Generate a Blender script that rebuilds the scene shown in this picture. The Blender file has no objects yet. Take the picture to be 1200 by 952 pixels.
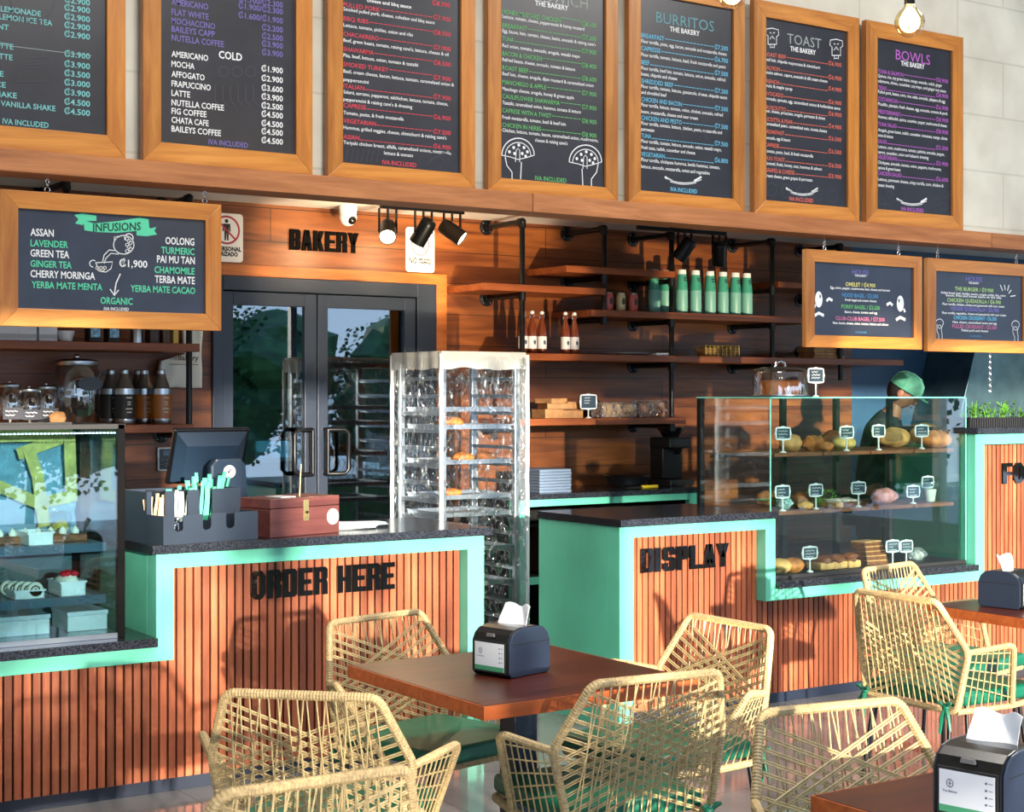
import bpy, bmesh, math, random
from mathutils import Vector, Matrix, noise
random.seed(7)
R_ = math.radians
C = bpy.context.scene.collection

# ---------------------------------------------------------------- camera
FPX, CXP, HYP, CH = 1845.0, 600.0, 463.0, 1.60          # focal length (px), centre column, horizon row, eye height
YAW = math.atan2(1225.0, 1845.0)
FW = Vector((math.sin(YAW), math.cos(YAW), 0)); RT = Vector((math.cos(YAW), -math.sin(YAW), 0)); EYE = Vector((0, 0, CH))
cam_d = bpy.data.cameras.new('camera'); cam = bpy.data.objects.new('camera', cam_d); C.objects.link(cam)
cam.location = EYE; cam.rotation_euler = (R_(90), 0, -YAW)
cam_d.sensor_width = 36; cam_d.lens = FPX / 1200 * 36; cam_d.shift_y = -13.0 / 1200; cam_d.clip_start = 0.05
bpy.context.scene.camera = cam

# ---------------------------------------------------------------- world, sun, exposure
SC = bpy.context.scene
SC.view_settings.view_transform = 'Standard'; SC.view_settings.look = 'None'
SC.view_settings.gamma = 1; SC.view_settings.use_curve_mapping = False
SC.view_settings.exposure = 0.52
w = bpy.data.worlds.new('sky'); SC.world = w; w.use_nodes = True
nt = w.node_tree; bg = nt.nodes['Background']
tc = nt.nodes.new('ShaderNodeTexCoord'); sx = nt.nodes.new('ShaderNodeSeparateXYZ'); rp = nt.nodes.new('ShaderNodeValToRGB')
nt.links.new(tc.outputs['Generated'], sx.inputs[0]); nt.links.new(sx.outputs[2], rp.inputs[0]); nt.links.new(rp.outputs[0], bg.inputs[0])
rp.color_ramp.elements[0].position = 0.0; rp.color_ramp.elements[0].color = (0.60, 0.77, 1.0, 1)
rp.color_ramp.elements[1].position = 0.7; rp.color_ramp.elements[1].color = (0.30, 0.52, 0.95, 1)
bg.inputs[1].default_value = 2.6
sd = bpy.data.lights.new('low_sun', 'SUN'); sun = bpy.data.objects.new('low_sun', sd); C.objects.link(sun)
sd.energy = 10.0; sd.angle = R_(0.9); sd.color = (1.0, 0.90, 0.74)
sun.location = (0, -10, 2)
_d = Vector((math.sin(R_(9)), math.cos(R_(9)), -math.tan(R_(7.0)))).normalized()
sun.rotation_euler = _d.to_track_quat('-Z', 'Y').to_euler()

def lamp(name, kind, loc, energy, color, aim=None, **kw):
    d = bpy.data.lights.new(name, kind); o = bpy.data.objects.new(name, d); C.objects.link(o)
    d.energy = energy; d.color = color; o.location = loc
    for k, v in kw.items(): setattr(d, k, v)
    if aim is not None:
        o.rotation_euler = (Vector(aim) - Vector(loc)).to_track_quat('-Z', 'Y').to_euler()
    return o

# evening sun thrown back up by the polished floor, and unseen area lamps added to brighten the upper wall
for _a, _b, _s, _e in (((3.0, .9, .05), (4.35, 8.2, 2.38), 11, 2600), ((4.0, .9, .05), (5.30, 8.2, 2.28), 9, 2200), ((5.15, .9, .05), (6.80, 7.9, 2.24), 9, 2000)):
    lamp('sun_glint', 'SPOT', _a, _e, (1.0, 0.78, 0.50), aim=_b, spot_size=R_(_s), spot_blend=0.45, shadow_soft_size=0.03)
for _x in (2.6, 6.4): lamp('upper_wall_fill', 'AREA', (_x, 3.2, 4.66), 110, (1.0, 0.95, 0.86), aim=(_x, 3.4, 0), size=1.2)

# ---------------------------------------------------------------- pixel -> point on a plane of the room
def ray(u, v): return FW + RT * ((u - CXP) / FPX) + Vector((0, 0, (HYP - v) / FPX))
def PY(u, v, Y): d = ray(u, v); return EYE + d * (Y / d.y)
def PZ(u, v, Z): d = ray(u, v); return EYE + d * ((Z - CH) / d.z)
def PX(u, v, X): d = ray(u, v); return EYE + d * (X / d.x)
def depth(p): return (Vector(p) - EYE).dot(FW)

# ---------------------------------------------------------------- materials
def lin(c):
    return tuple(((x / 255) / 12.92 if x / 255 <= 0.04045 else ((x / 255 + 0.055) / 1.055) ** 2.4) for x in c)
MATS = {}
class NT:
    def __init__(s, name):
        s.m = bpy.data.materials.new(name); s.m.use_nodes = True; s.t = s.m.node_tree; s.n = s.t.nodes
        s.b = s.n['Principled BSDF']; s.out = s.n['Material Output']
    def node(s, typ, **kw):
        n = s.n.new('ShaderNode' + typ)
        for k, v in kw.items():
            if hasattr(n, k): setattr(n, k, v)
            else: n.inputs[k].default_value = v
        return n
    def link(s, a, b): s.t.links.new(a, b)
    def coords(s, scale=(1, 1, 1), kind='Object', rot=(0, 0, 0)):
        a = s.node('TexCoord'); m = s.node('Mapping'); s.link(a.outputs[kind], m.inputs[0])
        m.inputs['Scale'].default_value = scale; m.inputs['Rotation'].default_value = rot; return m.outputs[0]
    def ramp(s, fac, stops):
        r = s.node('ValToRGB'); s.link(fac, r.inputs[0]); e = r.color_ramp.elements
        while len(e) < len(stops): e.new(0.5)
        for k, (p, c) in enumerate(stops): e[k].position = p; e[k].color = (*lin(c), 1)
        return r.outputs[0]
    def bump(s, h, strength=0.2, dist=0.01):
        b = s.node('Bump'); b.inputs['Strength'].default_value = strength; b.inputs['Distance'].default_value = dist
        s.link(h, b.inputs['Height']); s.link(b.outputs[0], s.b.inputs['Normal']); return b
    def mul(s, a, b, fac=1.0, mode='MULTIPLY'):
        m = s.node('Mix', data_type='RGBA', blend_type=mode); m.inputs[0].default_value = fac
        s.link(a, m.inputs[6]); s.link(b, m.inputs[7]); return m.outputs[2]

def plain(name, col, rough=0.5, metal=0.0, spec=0.5, var=0.0, vscale=8.0, bump=0.0, bscale=60.0, emit=None, estr=0.0, coat=0.0):
    if name in MATS: return MATS[name]
    t = NT(name); c = lin(col)
    t.b.inputs['Base Color'].default_value = (*c, 1); t.b.inputs['Roughness'].default_value = rough
    t.b.inputs['Metallic'].default_value = metal; t.b.inputs['Specular IOR Level'].default_value = spec
    if coat: t.b.inputs['Coat Weight'].default_value = coat
    if var:
        nz = t.node('TexNoise'); nz.inputs['Scale'].default_value = vscale; nz.inputs['Detail'].default_value = 4
        t.link(t.coords(), nz.inputs['Vector'])
        lo = tuple(max(0, x * (1 - var)) for x in col); hi = tuple(min(255, x * (1 + var)) for x in col)
        t.link(t.ramp(nz.outputs[0], [(0.3, lo), (0.7, hi)]), t.b.inputs['Base Color'])
    if bump:
        nb = t.node('TexNoise'); nb.inputs['Scale'].default_value = bscale; nb.inputs['Detail'].default_value = 3
        t.link(t.coords(), nb.inputs['Vector']); t.bump(nb.outputs[0], bump, 0.005)
    if emit:
        t.b.inputs['Emission Color'].default_value = (*lin(emit), 1); t.b.inputs['Emission Strength'].default_value = estr
    MATS[name] = t.m; return t.m

def wood(name, dark, light, axis='x', scale=1.0, rough=0.45, island=0.25, knots=True, coat=0.0, spec=0.4):
    if name in MATS: return MATS[name]
    t = NT(name)
    st = {'x': (1.2, 14, 14), 'y': (14, 1.2, 14), 'z': (14, 14, 1.2)}[axis]
    g = t.node('NewGeometry')
    add = t.node('VectorMath', operation='ADD'); mulv = t.node('VectorMath', operation='SCALE')
    cmb = t.node('CombineXYZ'); 
    for k in range(3): t.link(g.outputs['Random Per Island'], cmb.inputs[k])
    t.link(cmb.outputs[0], mulv.inputs[0]); mulv.inputs['Scale'].default_value = 17.0
    t.link(t.coords(tuple(x * scale for x in st)), add.inputs[0]); t.link(mulv.outputs[0], add.inputs[1])
    n1 = t.node('TexNoise'); n1.inputs['Scale'].default_value = 1.6; n1.inputs['Detail'].default_value = 7; n1.inputs['Roughness'].default_value = 0.62; n1.inputs['Distortion'].default_value = 0.6
    t.link(add.outputs[0], n1.inputs['Vector'])
    col = t.ramp(n1.outputs[0], [(0.28, dark), (0.5, tuple((a + b) / 2 for a, b in zip(dark, light))), (0.72, light)])
    if knots:
        v = t.node('TexVoronoi'); v.inputs['Scale'].default_value = 0.55
        t.link(add.outputs[0], v.inputs['Vector'])
        kc = t.ramp(v.outputs['Distance'], [(0.03, (70, 50, 40)), (0.09, (255, 255, 255))])
        col = t.mul(col, kc, 0.8)
    if island:
        ic = t.ramp(g.outputs['Random Per Island'], [(0.0, tuple(255 * (1 - island) for _ in range(3))), (1.0, (255, 255, 255))])
        col = t.mul(col, ic)
    t.link(col, t.b.inputs['Base Color']); t.b.inputs['Roughness'].default_value = rough; t.b.inputs['Specular IOR Level'].default_value = spec
    if coat: t.b.inputs['Coat Weight'].default_value = coat; t.b.inputs['Coat Roughness'].default_value = 0.15
    t.bump(n1.outputs[0], 0.12, 0.004)
    MATS[name] = t.m; return t.m

def planks(name, c1, c2, row=0.19, length=1.9, rough=0.4, swap=True):
    t = NT(name)
    a = t.node('TexCoord'); sp = t.node('SeparateXYZ'); cb = t.node('CombineXYZ')
    t.link(a.outputs['Object'], sp.inputs[0]); t.link(sp.outputs[0], cb.inputs[0]); t.link(sp.outputs[2], cb.inputs[1])
    br = t.node('TexBrick'); t.link(cb.outputs[0], br.inputs['Vector'])
    br.inputs['Scale'].default_value = 1; br.inputs['Brick Width'].default_value = length; br.inputs['Row Height'].default_value = row
    br.inputs['Mortar Size'].default_value = 0.0022; br.inputs['Mortar'].default_value = (0.01, 0.004, 0.002, 1)
    br.inputs['Color1'].default_value = (*lin(c1), 1); br.inputs['Color2'].default_value = (*lin(c2), 1); br.inputs['Bias'].default_value = 0.0
    n1 = t.node('TexNoise'); n1.inputs['Scale'].default_value = 1.5; n1.inputs['Detail'].default_value = 7; n1.inputs['Distortion'].default_value = 0.8
    mp = t.node('Mapping'); mp.inputs['Scale'].default_value = (1.0, 12, 12); t.link(a.outputs['Object'], mp.inputs[0]); t.link(mp.outputs[0], n1.inputs['Vector'])
    g = t.ramp(n1.outputs[0], [(0.3, (150, 125, 105)), (0.68, (255, 255, 255))])
    v = t.node('TexVoronoi'); v.inputs['Scale'].default_value = 2.6; mp2 = t.node('Mapping'); mp2.inputs['Scale'].default_value = (0.5, 1, 1.6)
    t.link(a.outputs['Object'], mp2.inputs[0]); t.link(mp2.outputs[0], v.inputs['Vector'])
    kc = t.ramp(v.outputs['Distance'], [(0.02, (60, 35, 25)), (0.07, (255, 255, 255))])
    t.link(t.mul(t.mul(br.outputs['Color'], g), kc, 0.8), t.b.inputs['Base Color']); t.b.inputs['Roughness'].default_value = rough
    t.bump(n1.outputs[0], 0.1, 0.004); MATS[name] = t.m; return t.m

def granite(name='granite'):
    t = NT(name)
    n = t.node('TexNoise'); n.inputs['Scale'].default_value = 160; n.inputs['Detail'].default_value = 3
    v = t.node('TexVoronoi'); v.inputs['Scale'].default_value = 240
    c = t.coords(); t.link(c, n.inputs['Vector']); t.link(c, v.inputs['Vector'])
    a = t.ramp(n.outputs[0], [(0.4, (38, 42, 50)), (0.62, (88, 92, 102))])
    b = t.ramp(v.outputs['Distance'], [(0.0, (255, 255, 255)), (0.25, (150, 150, 155))])
    t.link(t.mul(a, b), t.b.inputs['Base Color']); t.b.inputs['Roughness'].default_value = 0.16; MATS[name] = t.m; return t.m

def pane_mat(name, tint=(0.86, 0.95, 0.94), base=0.05, gain=1.3, rough=0.01, bump=0.0):
    t = NT(name); t.n.remove(t.b)
    tr = t.node('BsdfTransparent'); tr.inputs[0].default_value = (*tint, 1)
    gl = t.node('BsdfGlossy'); gl.inputs['Roughness'].default_value = rough
    lw = t.node('Fresnel'); geo = t.node('NewGeometry'); io = t.node('Math', operation='MULTIPLY_ADD')      # same reflectance from both sides of the pane
    t.link(geo.outputs['Backfacing'], io.inputs[0]); io.inputs[1].default_value = 1 / 1.45 - 1.45; io.inputs[2].default_value = 1.45; t.link(io.outputs[0], lw.inputs['IOR'])
    ma = t.node('Math', operation='MULTIPLY_ADD', use_clamp=True); t.link(lw.outputs[0], ma.inputs[0]); ma.inputs[1].default_value = gain; ma.inputs[2].default_value = base
    mx = t.node('MixShader'); t.link(ma.outputs[0], mx.inputs[0]); t.link(tr.outputs[0], mx.inputs[1]); t.link(gl.outputs[0], mx.inputs[2])
    if bump:
        nb = t.node('TexNoise'); nb.inputs['Scale'].default_value = 9; nb.inputs['Detail'].default_value = 4; nb.inputs['Distortion'].default_value = 1.5
        t.link(t.coords((1, 1, 0.35)), nb.inputs['Vector'])
        bp = t.node('Bump'); bp.inputs['Strength'].default_value = bump; bp.inputs['Distance'].default_value = 0.05; t.link(nb.outputs[0], bp.inputs['Height'])
        t.link(bp.outputs[0], gl.inputs['Normal']); t.link(bp.outputs[0], lw.inputs['Normal'])
    t.link(mx.outputs[0], t.out.inputs[0]); MATS[name] = t.m; return t.m

def film_mat(name, white=0.10, gloss=0.22, bump=1.0):
    t = NT(name); t.n.remove(t.b)
    tr = t.node('BsdfTransparent'); tr.inputs[0].default_value = (0.93, 0.96, 0.98, 1)
    gl = t.node('BsdfGlossy'); gl.inputs['Roughness'].default_value = 0.08
    df = t.node('BsdfDiffuse'); df.inputs[0].default_value = (0.8, 0.86, 0.9, 1)
    nb = t.node('TexNoise'); nb.inputs['Scale'].default_value = 7; nb.inputs['Detail'].default_value = 3
    cc = t.coords((1, 1, 0.45)); t.link(cc, nb.inputs['Vector'])
    ad = t.node('VectorMath', operation='MULTIPLY_ADD'); t.link(nb.outputs['Color'], ad.inputs[0]); ad.inputs[1].default_value = (.25, .25, .25); t.link(cc, ad.inputs[2])
    vo = t.node('TexVoronoi', feature='DISTANCE_TO_EDGE'); vo.inputs['Scale'].default_value = 13; t.link(ad.outputs[0], vo.inputs['Vector'])
    vo2 = t.node('TexVoronoi', feature='DISTANCE_TO_EDGE'); vo2.inputs['Scale'].default_value = 29; t.link(ad.outputs[0], vo2.inputs['Vector'])
    sm = t.node('Math', operation='MULTIPLY_ADD'); t.link(vo2.outputs['Distance'], sm.inputs[0]); sm.inputs[1].default_value = .5; t.link(vo.outputs['Distance'], sm.inputs[2])
    bp = t.node('Bump'); bp.inputs['Strength'].default_value = bump; bp.inputs['Distance'].default_value = 0.10; t.link(sm.outputs[0], bp.inputs['Height'])
    t.link(bp.outputs[0], gl.inputs['Normal'])
    cr = t.node('MapRange'); t.link(sm.outputs[0], cr.inputs[0]); cr.inputs[1].default_value = 0.03; cr.inputs[2].default_value = 0.16; cr.inputs[3].default_value = min(.85, gloss * 3.2); cr.inputs[4].default_value = gloss * .35
    m1 = t.node('MixShader'); t.link(cr.outputs[0], m1.inputs[0]); t.link(tr.outputs[0], m1.inputs[1]); t.link(gl.outputs[0], m1.inputs[2])
    m2 = t.node('MixShader'); m2.inputs[0].default_value = white; t.link(m1.outputs[0], m2.inputs[1]); t.link(df.outputs[0], m2.inputs[2])
    t.link(m2.outputs[0], t.out.inputs[0]); MATS[name] = t.m; return t.m

def tiles(name, col, grout, sx_, sy_, rough, axes=(0, 1), mortar=0.004, var=0.06, off=0.0, bumpy=0.0):
    t = NT(name)
    a = t.node('TexCoord'); sp = t.node('SeparateXYZ'); cb = t.node('CombineXYZ')
    t.link(a.outputs['Object'], sp.inputs[0]); t.link(sp.outputs[axes[0]], cb.inputs[0]); t.link(sp.outputs[axes[1]], cb.inputs[1])
    br = t.node('TexBrick', offset=off); t.link(cb.outputs[0], br.inputs['Vector']); br.inputs['Scale'].default_value = 1
    br.inputs['Brick Width'].default_value = sx_; br.inputs['Row Height'].default_value = sy_; br.inputs['Mortar Size'].default_value = mortar
    br.inputs['Color1'].default_value = (*lin(col), 1); br.inputs['Color2'].default_value = (*lin(tuple(x * (1 - var) for x in col)), 1); br.inputs['Mortar'].default_value = (*lin(grout), 1)
    nz = t.node('TexNoise'); nz.inputs['Scale'].default_value = 3; nz.inputs['Detail'].default_value = 5; t.link(a.outputs['Object'], nz.inputs['Vector'])
    g = t.ramp(nz.outputs[0], [(0.3, (225, 222, 220)), (0.7, (255, 255, 255))])
    t.link(t.mul(br.outputs['Color'], g), t.b.inputs['Base Color']); t.b.inputs['Roughness'].default_value = rough
    if bumpy:
        inv = t.node('Math', operation='SUBTRACT'); inv.inputs[0].default_value = 1; t.link(br.outputs['Fac'], inv.inputs[1]); t.bump(inv.outputs[0], bumpy, 0.01)
    MATS[name] = t.m; return t.m

MINT = plain('mint_paint', (92, 184, 158), 0.42, var=0.05, vscale=3)
SLAT = wood('slat_wood', (150, 72, 44), (206, 120, 78), 'z', 1.0, 0.5, 0.34)
FRAME_H = wood('frame_wood_h', (160, 92, 30), (214, 144, 62), 'x', 1.0, 0.4, 0.15, coat=0.15)
FRAME_V = wood('frame_wood_v', (160, 92, 30), (214, 144, 62), 'z', 1.0, 0.4, 0.15, coat=0.15)
BEAMW = wood('beam_wood', (146, 86, 46), (200, 134, 82), 'x', 0.9, 0.5, 0.1)
SHELFW = wood('shelf_wood', (120, 58, 26), (178, 98, 50), 'x', 1.0, 0.4, 0.1)
SHELFY = wood('shelf_wood_y', (120, 70, 44), (170, 110, 74), 'y', 1.0, 0.45, 0.2)
WALLW = planks('wall_planks', (150, 86, 36), (124, 68, 30))
TABLETOP = wood('tabletop_wood', (50, 18, 10), (88, 36, 22), 'x', 1.0, 0.34, 0.0, knots=False, coat=0.0, spec=.3)
TABLEEDGE = wood('table_edge_wood', (150, 68, 30), (196, 104, 52), 'x', 1.4, 0.35, 0.2, knots=False)
GRAN = granite()
BLACK = plain('black_metal', (20, 21, 24), 0.35, 0.4)
BLACKP = plain('black_plastic', (14, 15, 18), 0.25)
BLACKM = plain('matte_black', (22, 23, 26), 0.6)
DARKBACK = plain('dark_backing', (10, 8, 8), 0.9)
NAVYKICK = plain('toe_kick_paint', (28, 36, 54), 0.4)
CHALK = plain('chalkboard', (40, 41, 50), 0.35, var=0.15, vscale=5)
CHALKB = plain('chalkboard_blue', (44, 50, 66), 0.32, var=0.12, vscale=5)
CREAM = plain('cream_wall', (206, 204, 186), 0.6)
WHITE = plain('white_paint', (232, 232, 230), 0.5)
WHITEP = plain('white_plastic', (236, 238, 240), 0.35)
PAPER = plain('white_paper', (214, 218, 226), 0.7)
STEEL = plain('steel', (170, 176, 182), 0.28, 1.0)
ALU = plain('aluminium', (200, 206, 212), 0.35, 1.0)
CHROME = plain('chrome', (225, 228, 232), 0.08, 1.0)
RATTAN = plain('rattan_rope', (170, 146, 104), 0.55, var=0.12, vscale=90)
RATSTR = plain('rattan_string', (178, 156, 112), 0.5, var=0.08, vscale=60)
GREENC = plain('green_cushion', (4, 94, 70), 0.42, var=0.08, vscale=14, bump=0.08, bscale=300)
GLASS = pane_mat('clear_glass')
GLASSD = pane_mat('door_glass', (0.42, 0.60, 0.68), 0.10, 1.5)
GLASSC = pane_mat('case_glass', (0.86, 0.94, 0.93), 0.03, 1.3)
GLASSL = pane_mat('case_glass_left', (0.66, 0.80, 0.83), 0.07, 1.4)
GEDGE = plain('glass_edge', (110, 190, 175), 0.15)
FILM = film_mat('clear_film', 0.0, 0.20, 1.0)
FILMW = film_mat('white_film', 0.55, 0.25, 0.8)

# ---------------------------------------------------------------- mesh builder
class MB:
    def __init__(s): s.v = []; s.f = []
    def add(s, vs, fs):
        o = len(s.v); s.v += [Vector(p) for p in vs]; s.f += [tuple(i + o for i in f) for f in fs]; return s
    def box(s, x0, x1, y0, y1, z0, z1, M=None):
        vs = [(x, y, z) for z in (z0, z1) for y in (y0, y1) for x in (x0, x1)]
        if M is not None: vs = [M @ Vector(p) for p in vs]
        return s.add(vs, [(0, 2, 3, 1), (4, 5, 7, 6), (0, 1, 5, 4), (2, 6, 7, 3), (0, 4, 6, 2), (1, 3, 7, 5)])
    def prism(s, poly, a, b, axis='y'):
        n = len(poly)
        f = {'y': lambda p, t: (p[0], t, p[1]), 'z': lambda p, t: (p[0], p[1], t), 'x': lambda p, t: (t, p[0], p[1])}[axis]
        vs = [f(p, a) for p in poly] + [f(p, b) for p in poly]
        fs = [tuple(range(n - 1, -1, -1)), tuple(range(n, 2 * n))] + [(i, (i + 1) % n, (i + 1) % n + n, i + n) for i in range(n)]
        return s.add(vs, fs)
    def tube(s, pts, r, n=8, cap=True, closed=False):
        pts = [Vector(p) for p in pts]; k = len(pts); rs = r if isinstance(r, (list, tuple)) else [r] * k
        o = len(s.v); up = None
        for i, p in enumerate(pts):
            a = pts[(i - 1) % k] if closed or i > 0 else p; b = pts[(i + 1) % k] if closed or i < k - 1 else p
            t = (b - a); t = t.normalized() if t.length > 1e-9 else Vector((0, 0, 1))
            if up is None:
                up = Vector((0, 0, 1)) if abs(t.z) < 0.9 else Vector((1, 0, 0))
            x = t.cross(up); x = x.normalized() if x.length > 1e-6 else t.orthogonal().normalized(); y = x.cross(t).normalized(); up = y
            for j in range(n):
                q = 2 * math.pi * j / n; s.v.append(p + (x * math.cos(q) + y * math.sin(q)) * rs[i])
        for i in range(k if closed else k - 1):
            for j in range(n):
                a = o + i * n + j; b = o + i * n + (j + 1) % n; i2 = (i + 1) % k
                s.f.append((a, o + i2 * n + j, o + i2 * n + (j + 1) % n, b))
        if cap and not closed:
            s.f.append(tuple(o + j for j in range(n))); s.f.append(tuple(o + (k - 1) * n + j for j in range(n - 1, -1, -1)))
        return s
    def lathe(s, prof, n=24, c=(0, 0, 0), sy=1.0):
        o = len(s.v); c = Vector(c)
        for (r, z) in prof:
            for j in range(n):
                q = 2 * math.pi * j / n; s.v.append(c + Vector((r * math.cos(q), r * sy * math.sin(q), z)))
        for i in range(len(prof) - 1):
            for j in range(n):
                s.f.append((o + i * n + j, o + i * n + (j + 1) % n, o + (i + 1) * n + (j + 1) % n, o + (i + 1) * n + j))
        if prof[0][0] > 1e-6: s.f.append(tuple(o + j for j in range(n - 1, -1, -1)))
        if prof[-1][0] > 1e-6: s.f.append(tuple(o + (len(prof) - 1) * n + j for j in range(n)))
        return s
    def ball(s, c, r, nu=16, nv=10, M=None, wob=0.0, seed=0.0):
        r = r if isinstance(r, (tuple, list)) else (r, r, r); c = Vector(c); o = len(s.v)
        def pt(a, b):
            p = Vector((math.cos(a) * math.cos(b), math.sin(a) * math.cos(b), math.sin(b)))
            k = 1 + (wob * noise.noise(p * 1.8 + Vector((seed, seed * 1.7, 0))) if wob else 0)
            p = Vector((p.x * r[0], p.y * r[1], p.z * r[2])) * k
            if M is not None: p = M @ p
            return c + p
        s.v.append(pt(0, -math.pi / 2))
        for i in range(1, nv):
            b = -math.pi / 2 + math.pi * i / nv
            for j in range(nu): s.v.append(pt(2 * math.pi * j / nu, b))
        s.v.append(pt(0, math.pi / 2)); top = len(s.v) - 1
        for j in range(nu):
            s.f.append((o, o + 1 + (j + 1) % nu, o + 1 + j))
            b0 = o + 1 + (nv - 2) * nu; s.f.append((top, b0 + j, b0 + (j + 1) % nu))
            for i in range(nv - 2):
                a = o + 1 + i * nu
                s.f.append((a + j, a + (j + 1) % nu, a + nu + (j + 1) % nu, a + nu + j))
        return s
    def stroke(s, pts, wd, y):
        """a chalk line on a board: flat ribbon of width wd facing -y, points (x, z)"""
        pts = [Vector((p[0], 0, p[1])) for p in pts]; o = len(s.v); k = len(pts)
        for i, p in enumerate(pts):
            t = (pts[min(i + 1, k - 1)] - pts[max(i - 1, 0)]); t = t.normalized() if t.length > 1e-9 else Vector((1, 0, 0))
            nrm = Vector((-t.z, 0, t.x)) * wd / 2
            for sg in (1, -1): q = p + nrm * sg; s.v.append(Vector((q.x, y, q.z)))
        for i in range(k - 1): a = o + 2 * i; s.f.append((a, a + 1, a + 3, a + 2))
        return s
    def disc(s, c, rx, rz, y, n=20):
        return s.add([(c[0] + rx * math.cos(2 * math.pi * j / n), y, c[1] + rz * math.sin(2 * math.pi * j / n)) for j in range(n)], [tuple(range(n))])
    def xf(s, M): s.v = [M @ p for p in s.v]; return s
    def shift(s, d): d = Vector(d); s.v = [p + d for p in s.v]; return s

def obj(name, mb, mat, parent=None, smooth=False, bevel=0.0, sub=0, seg=2):
    me = bpy.data.meshes.new(name); me.from_pydata([tuple(p) for p in mb.v], [], mb.f)
    bm = bmesh.new(); bm.from_mesh(me)
    if not getattr(mb, 'flat', False): bmesh.ops.recalc_face_normals(bm, faces=bm.faces)
    bm.to_mesh(me); bm.free()
    me.materials.append(mat)
    o = bpy.data.objects.new(name, me); C.objects.link(o)
    if parent is not None: o.parent = parent
    if smooth:
        me.polygons.foreach_set('use_smooth', [True] * len(me.polygons)); me.update()
        me.set_sharp_from_angle(angle=R_(50))
    if bevel:
        b = o.modifiers.new('bevel', 'BEVEL'); b.width = bevel; b.segments = seg; b.limit_method = 'ANGLE'; b.angle_limit = R_(50)
    if sub:
        b = o.modifiers.new('subdivision', 'SUBSURF'); b.levels = sub; b.render_levels = sub
    return o
def tag(o, label, cat, group=None):
    o['label'] = label; o['category'] = cat
    if group: o['group'] = group
    return o
def thing(name, label, cat, loc=(0, 0, 0), rz=0.0, group=None):
    o = bpy.data.objects.new(name, None); C.objects.link(o); o.location = loc; o.rotation_euler = (0, 0, rz); o.empty_display_size = 0.1
    return tag(o, label, cat, group)
def wpart(name, mb, mat, parent, **kw):
    """a part whose shape was laid out in room coordinates"""
    top = parent; off = Vector((0, 0, 0))
    while top is not None: off += Vector(top.location); top = top.parent
    mb.shift(-off); return obj(name, mb, mat, parent, **kw)
def single(name, mb, mat, label, cat, group=None, **kw):
    lo = Vector((min(p.x for p in mb.v), min(p.y for p in mb.v), min(p.z for p in mb.v))); hi = Vector((max(p.x for p in mb.v), max(p.y for p in mb.v), 0))
    base = Vector(((lo.x + hi.x) / 2, (lo.y + hi.y) / 2, lo.z)); mb.shift(-base)
    o = obj(name, mb, mat, None, **kw); o.location = base; return tag(o, label, cat, group)
def struct(name, mb, mat, **kw):
    o = obj(name, mb, mat, None, **kw); o['kind'] = 'structure'; return o
KIDS = {}
def copy_tree(o, parent=None):
    c = o.copy(); C.objects.link(c)
    if parent is not None: c.parent = parent
    for ch in [x for x in o.children]: copy_tree(ch, c)
    return c
def dup(src, loc, rz=0.0, label=None, group=None, scale=None):
    c = copy_tree(src); c.location = loc; c.rotation_euler = (0, 0, rz)
    if label: c['label'] = label
    if group: c['group'] = group
    if scale: c.scale = scale
    return c
def arc(c, r, a0, a1, n=12, rz=None):
    rz = rz or r
    return [(c[0] + r * math.cos(a0 + (a1 - a0) * i / n), c[1] + rz * math.sin(a0 + (a1 - a0) * i / n)) for i in range(n + 1)]

# ---------------------------------------------------------------- lettering
_tc = bpy.data.curves.new('glyphs', 'FONT'); _to = bpy.data.objects.new('glyphs', _tc); _tc.resolution_u = 2
def glyphs(s, bold=0.0):
    _tc.body = s; _tc.offset = bold
    me = bpy.data.meshes.new_from_object(_to)
    vs = [v.co.copy() for v in me.vertices]; fs = [tuple(p.vertices) for p in me.polygons]; bpy.data.meshes.remove(me); return vs, fs
def text_into(mb, s, x0, x1, z, h, y, bold=0.012, tilt=0.0, skew=0.0):
    """write s between x0 and x1 with its baseline at z and capitals h high, on the plane y, read from -y"""
    vs, fs = glyphs(s, bold)
    if not vs: return
    a = min(p.x for p in vs); b = max(p.x for p in vs); k = (x1 - x0) / max(b - a, 1e-6); kz = h / 0.682
    mb.add([(x0 + (p.x - a) * k, y, z + p.y * kz + tilt * (p.x - a) * k) for p in vs], fs)
def chalk(name, col): return plain('chalk_' + name, col, 0.8)
INK = {'white': chalk('white', (226, 228, 230)), 'cyan': chalk('cyan', (118, 190, 192)), 'purple': chalk('purple', (116, 104, 172)), 'red': chalk('red', (212, 66, 82)),
       'green': chalk('green', (96, 176, 104)), 'sky': chalk('sky', (104, 188, 222)), 'coral': chalk('coral', (214, 104, 84)), 'mauve': chalk('mauve', (178, 96, 190)),
       'mint': chalk('mint', (86, 200, 158)), 'yellow': chalk('yellow', (220, 214, 120)), 'blue': chalk('blue', (74, 140, 190)), 'pink': chalk('pink', (196, 110, 150)),
       'lime': chalk('lime', (170, 206, 130)), 'grey': chalk('grey', (150, 160, 158)), 'violet': chalk('violet', (120, 112, 190)), 'faint': chalk('faint', (68, 70, 82)), 'teal': chalk('teal', (96, 150, 160))}
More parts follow.
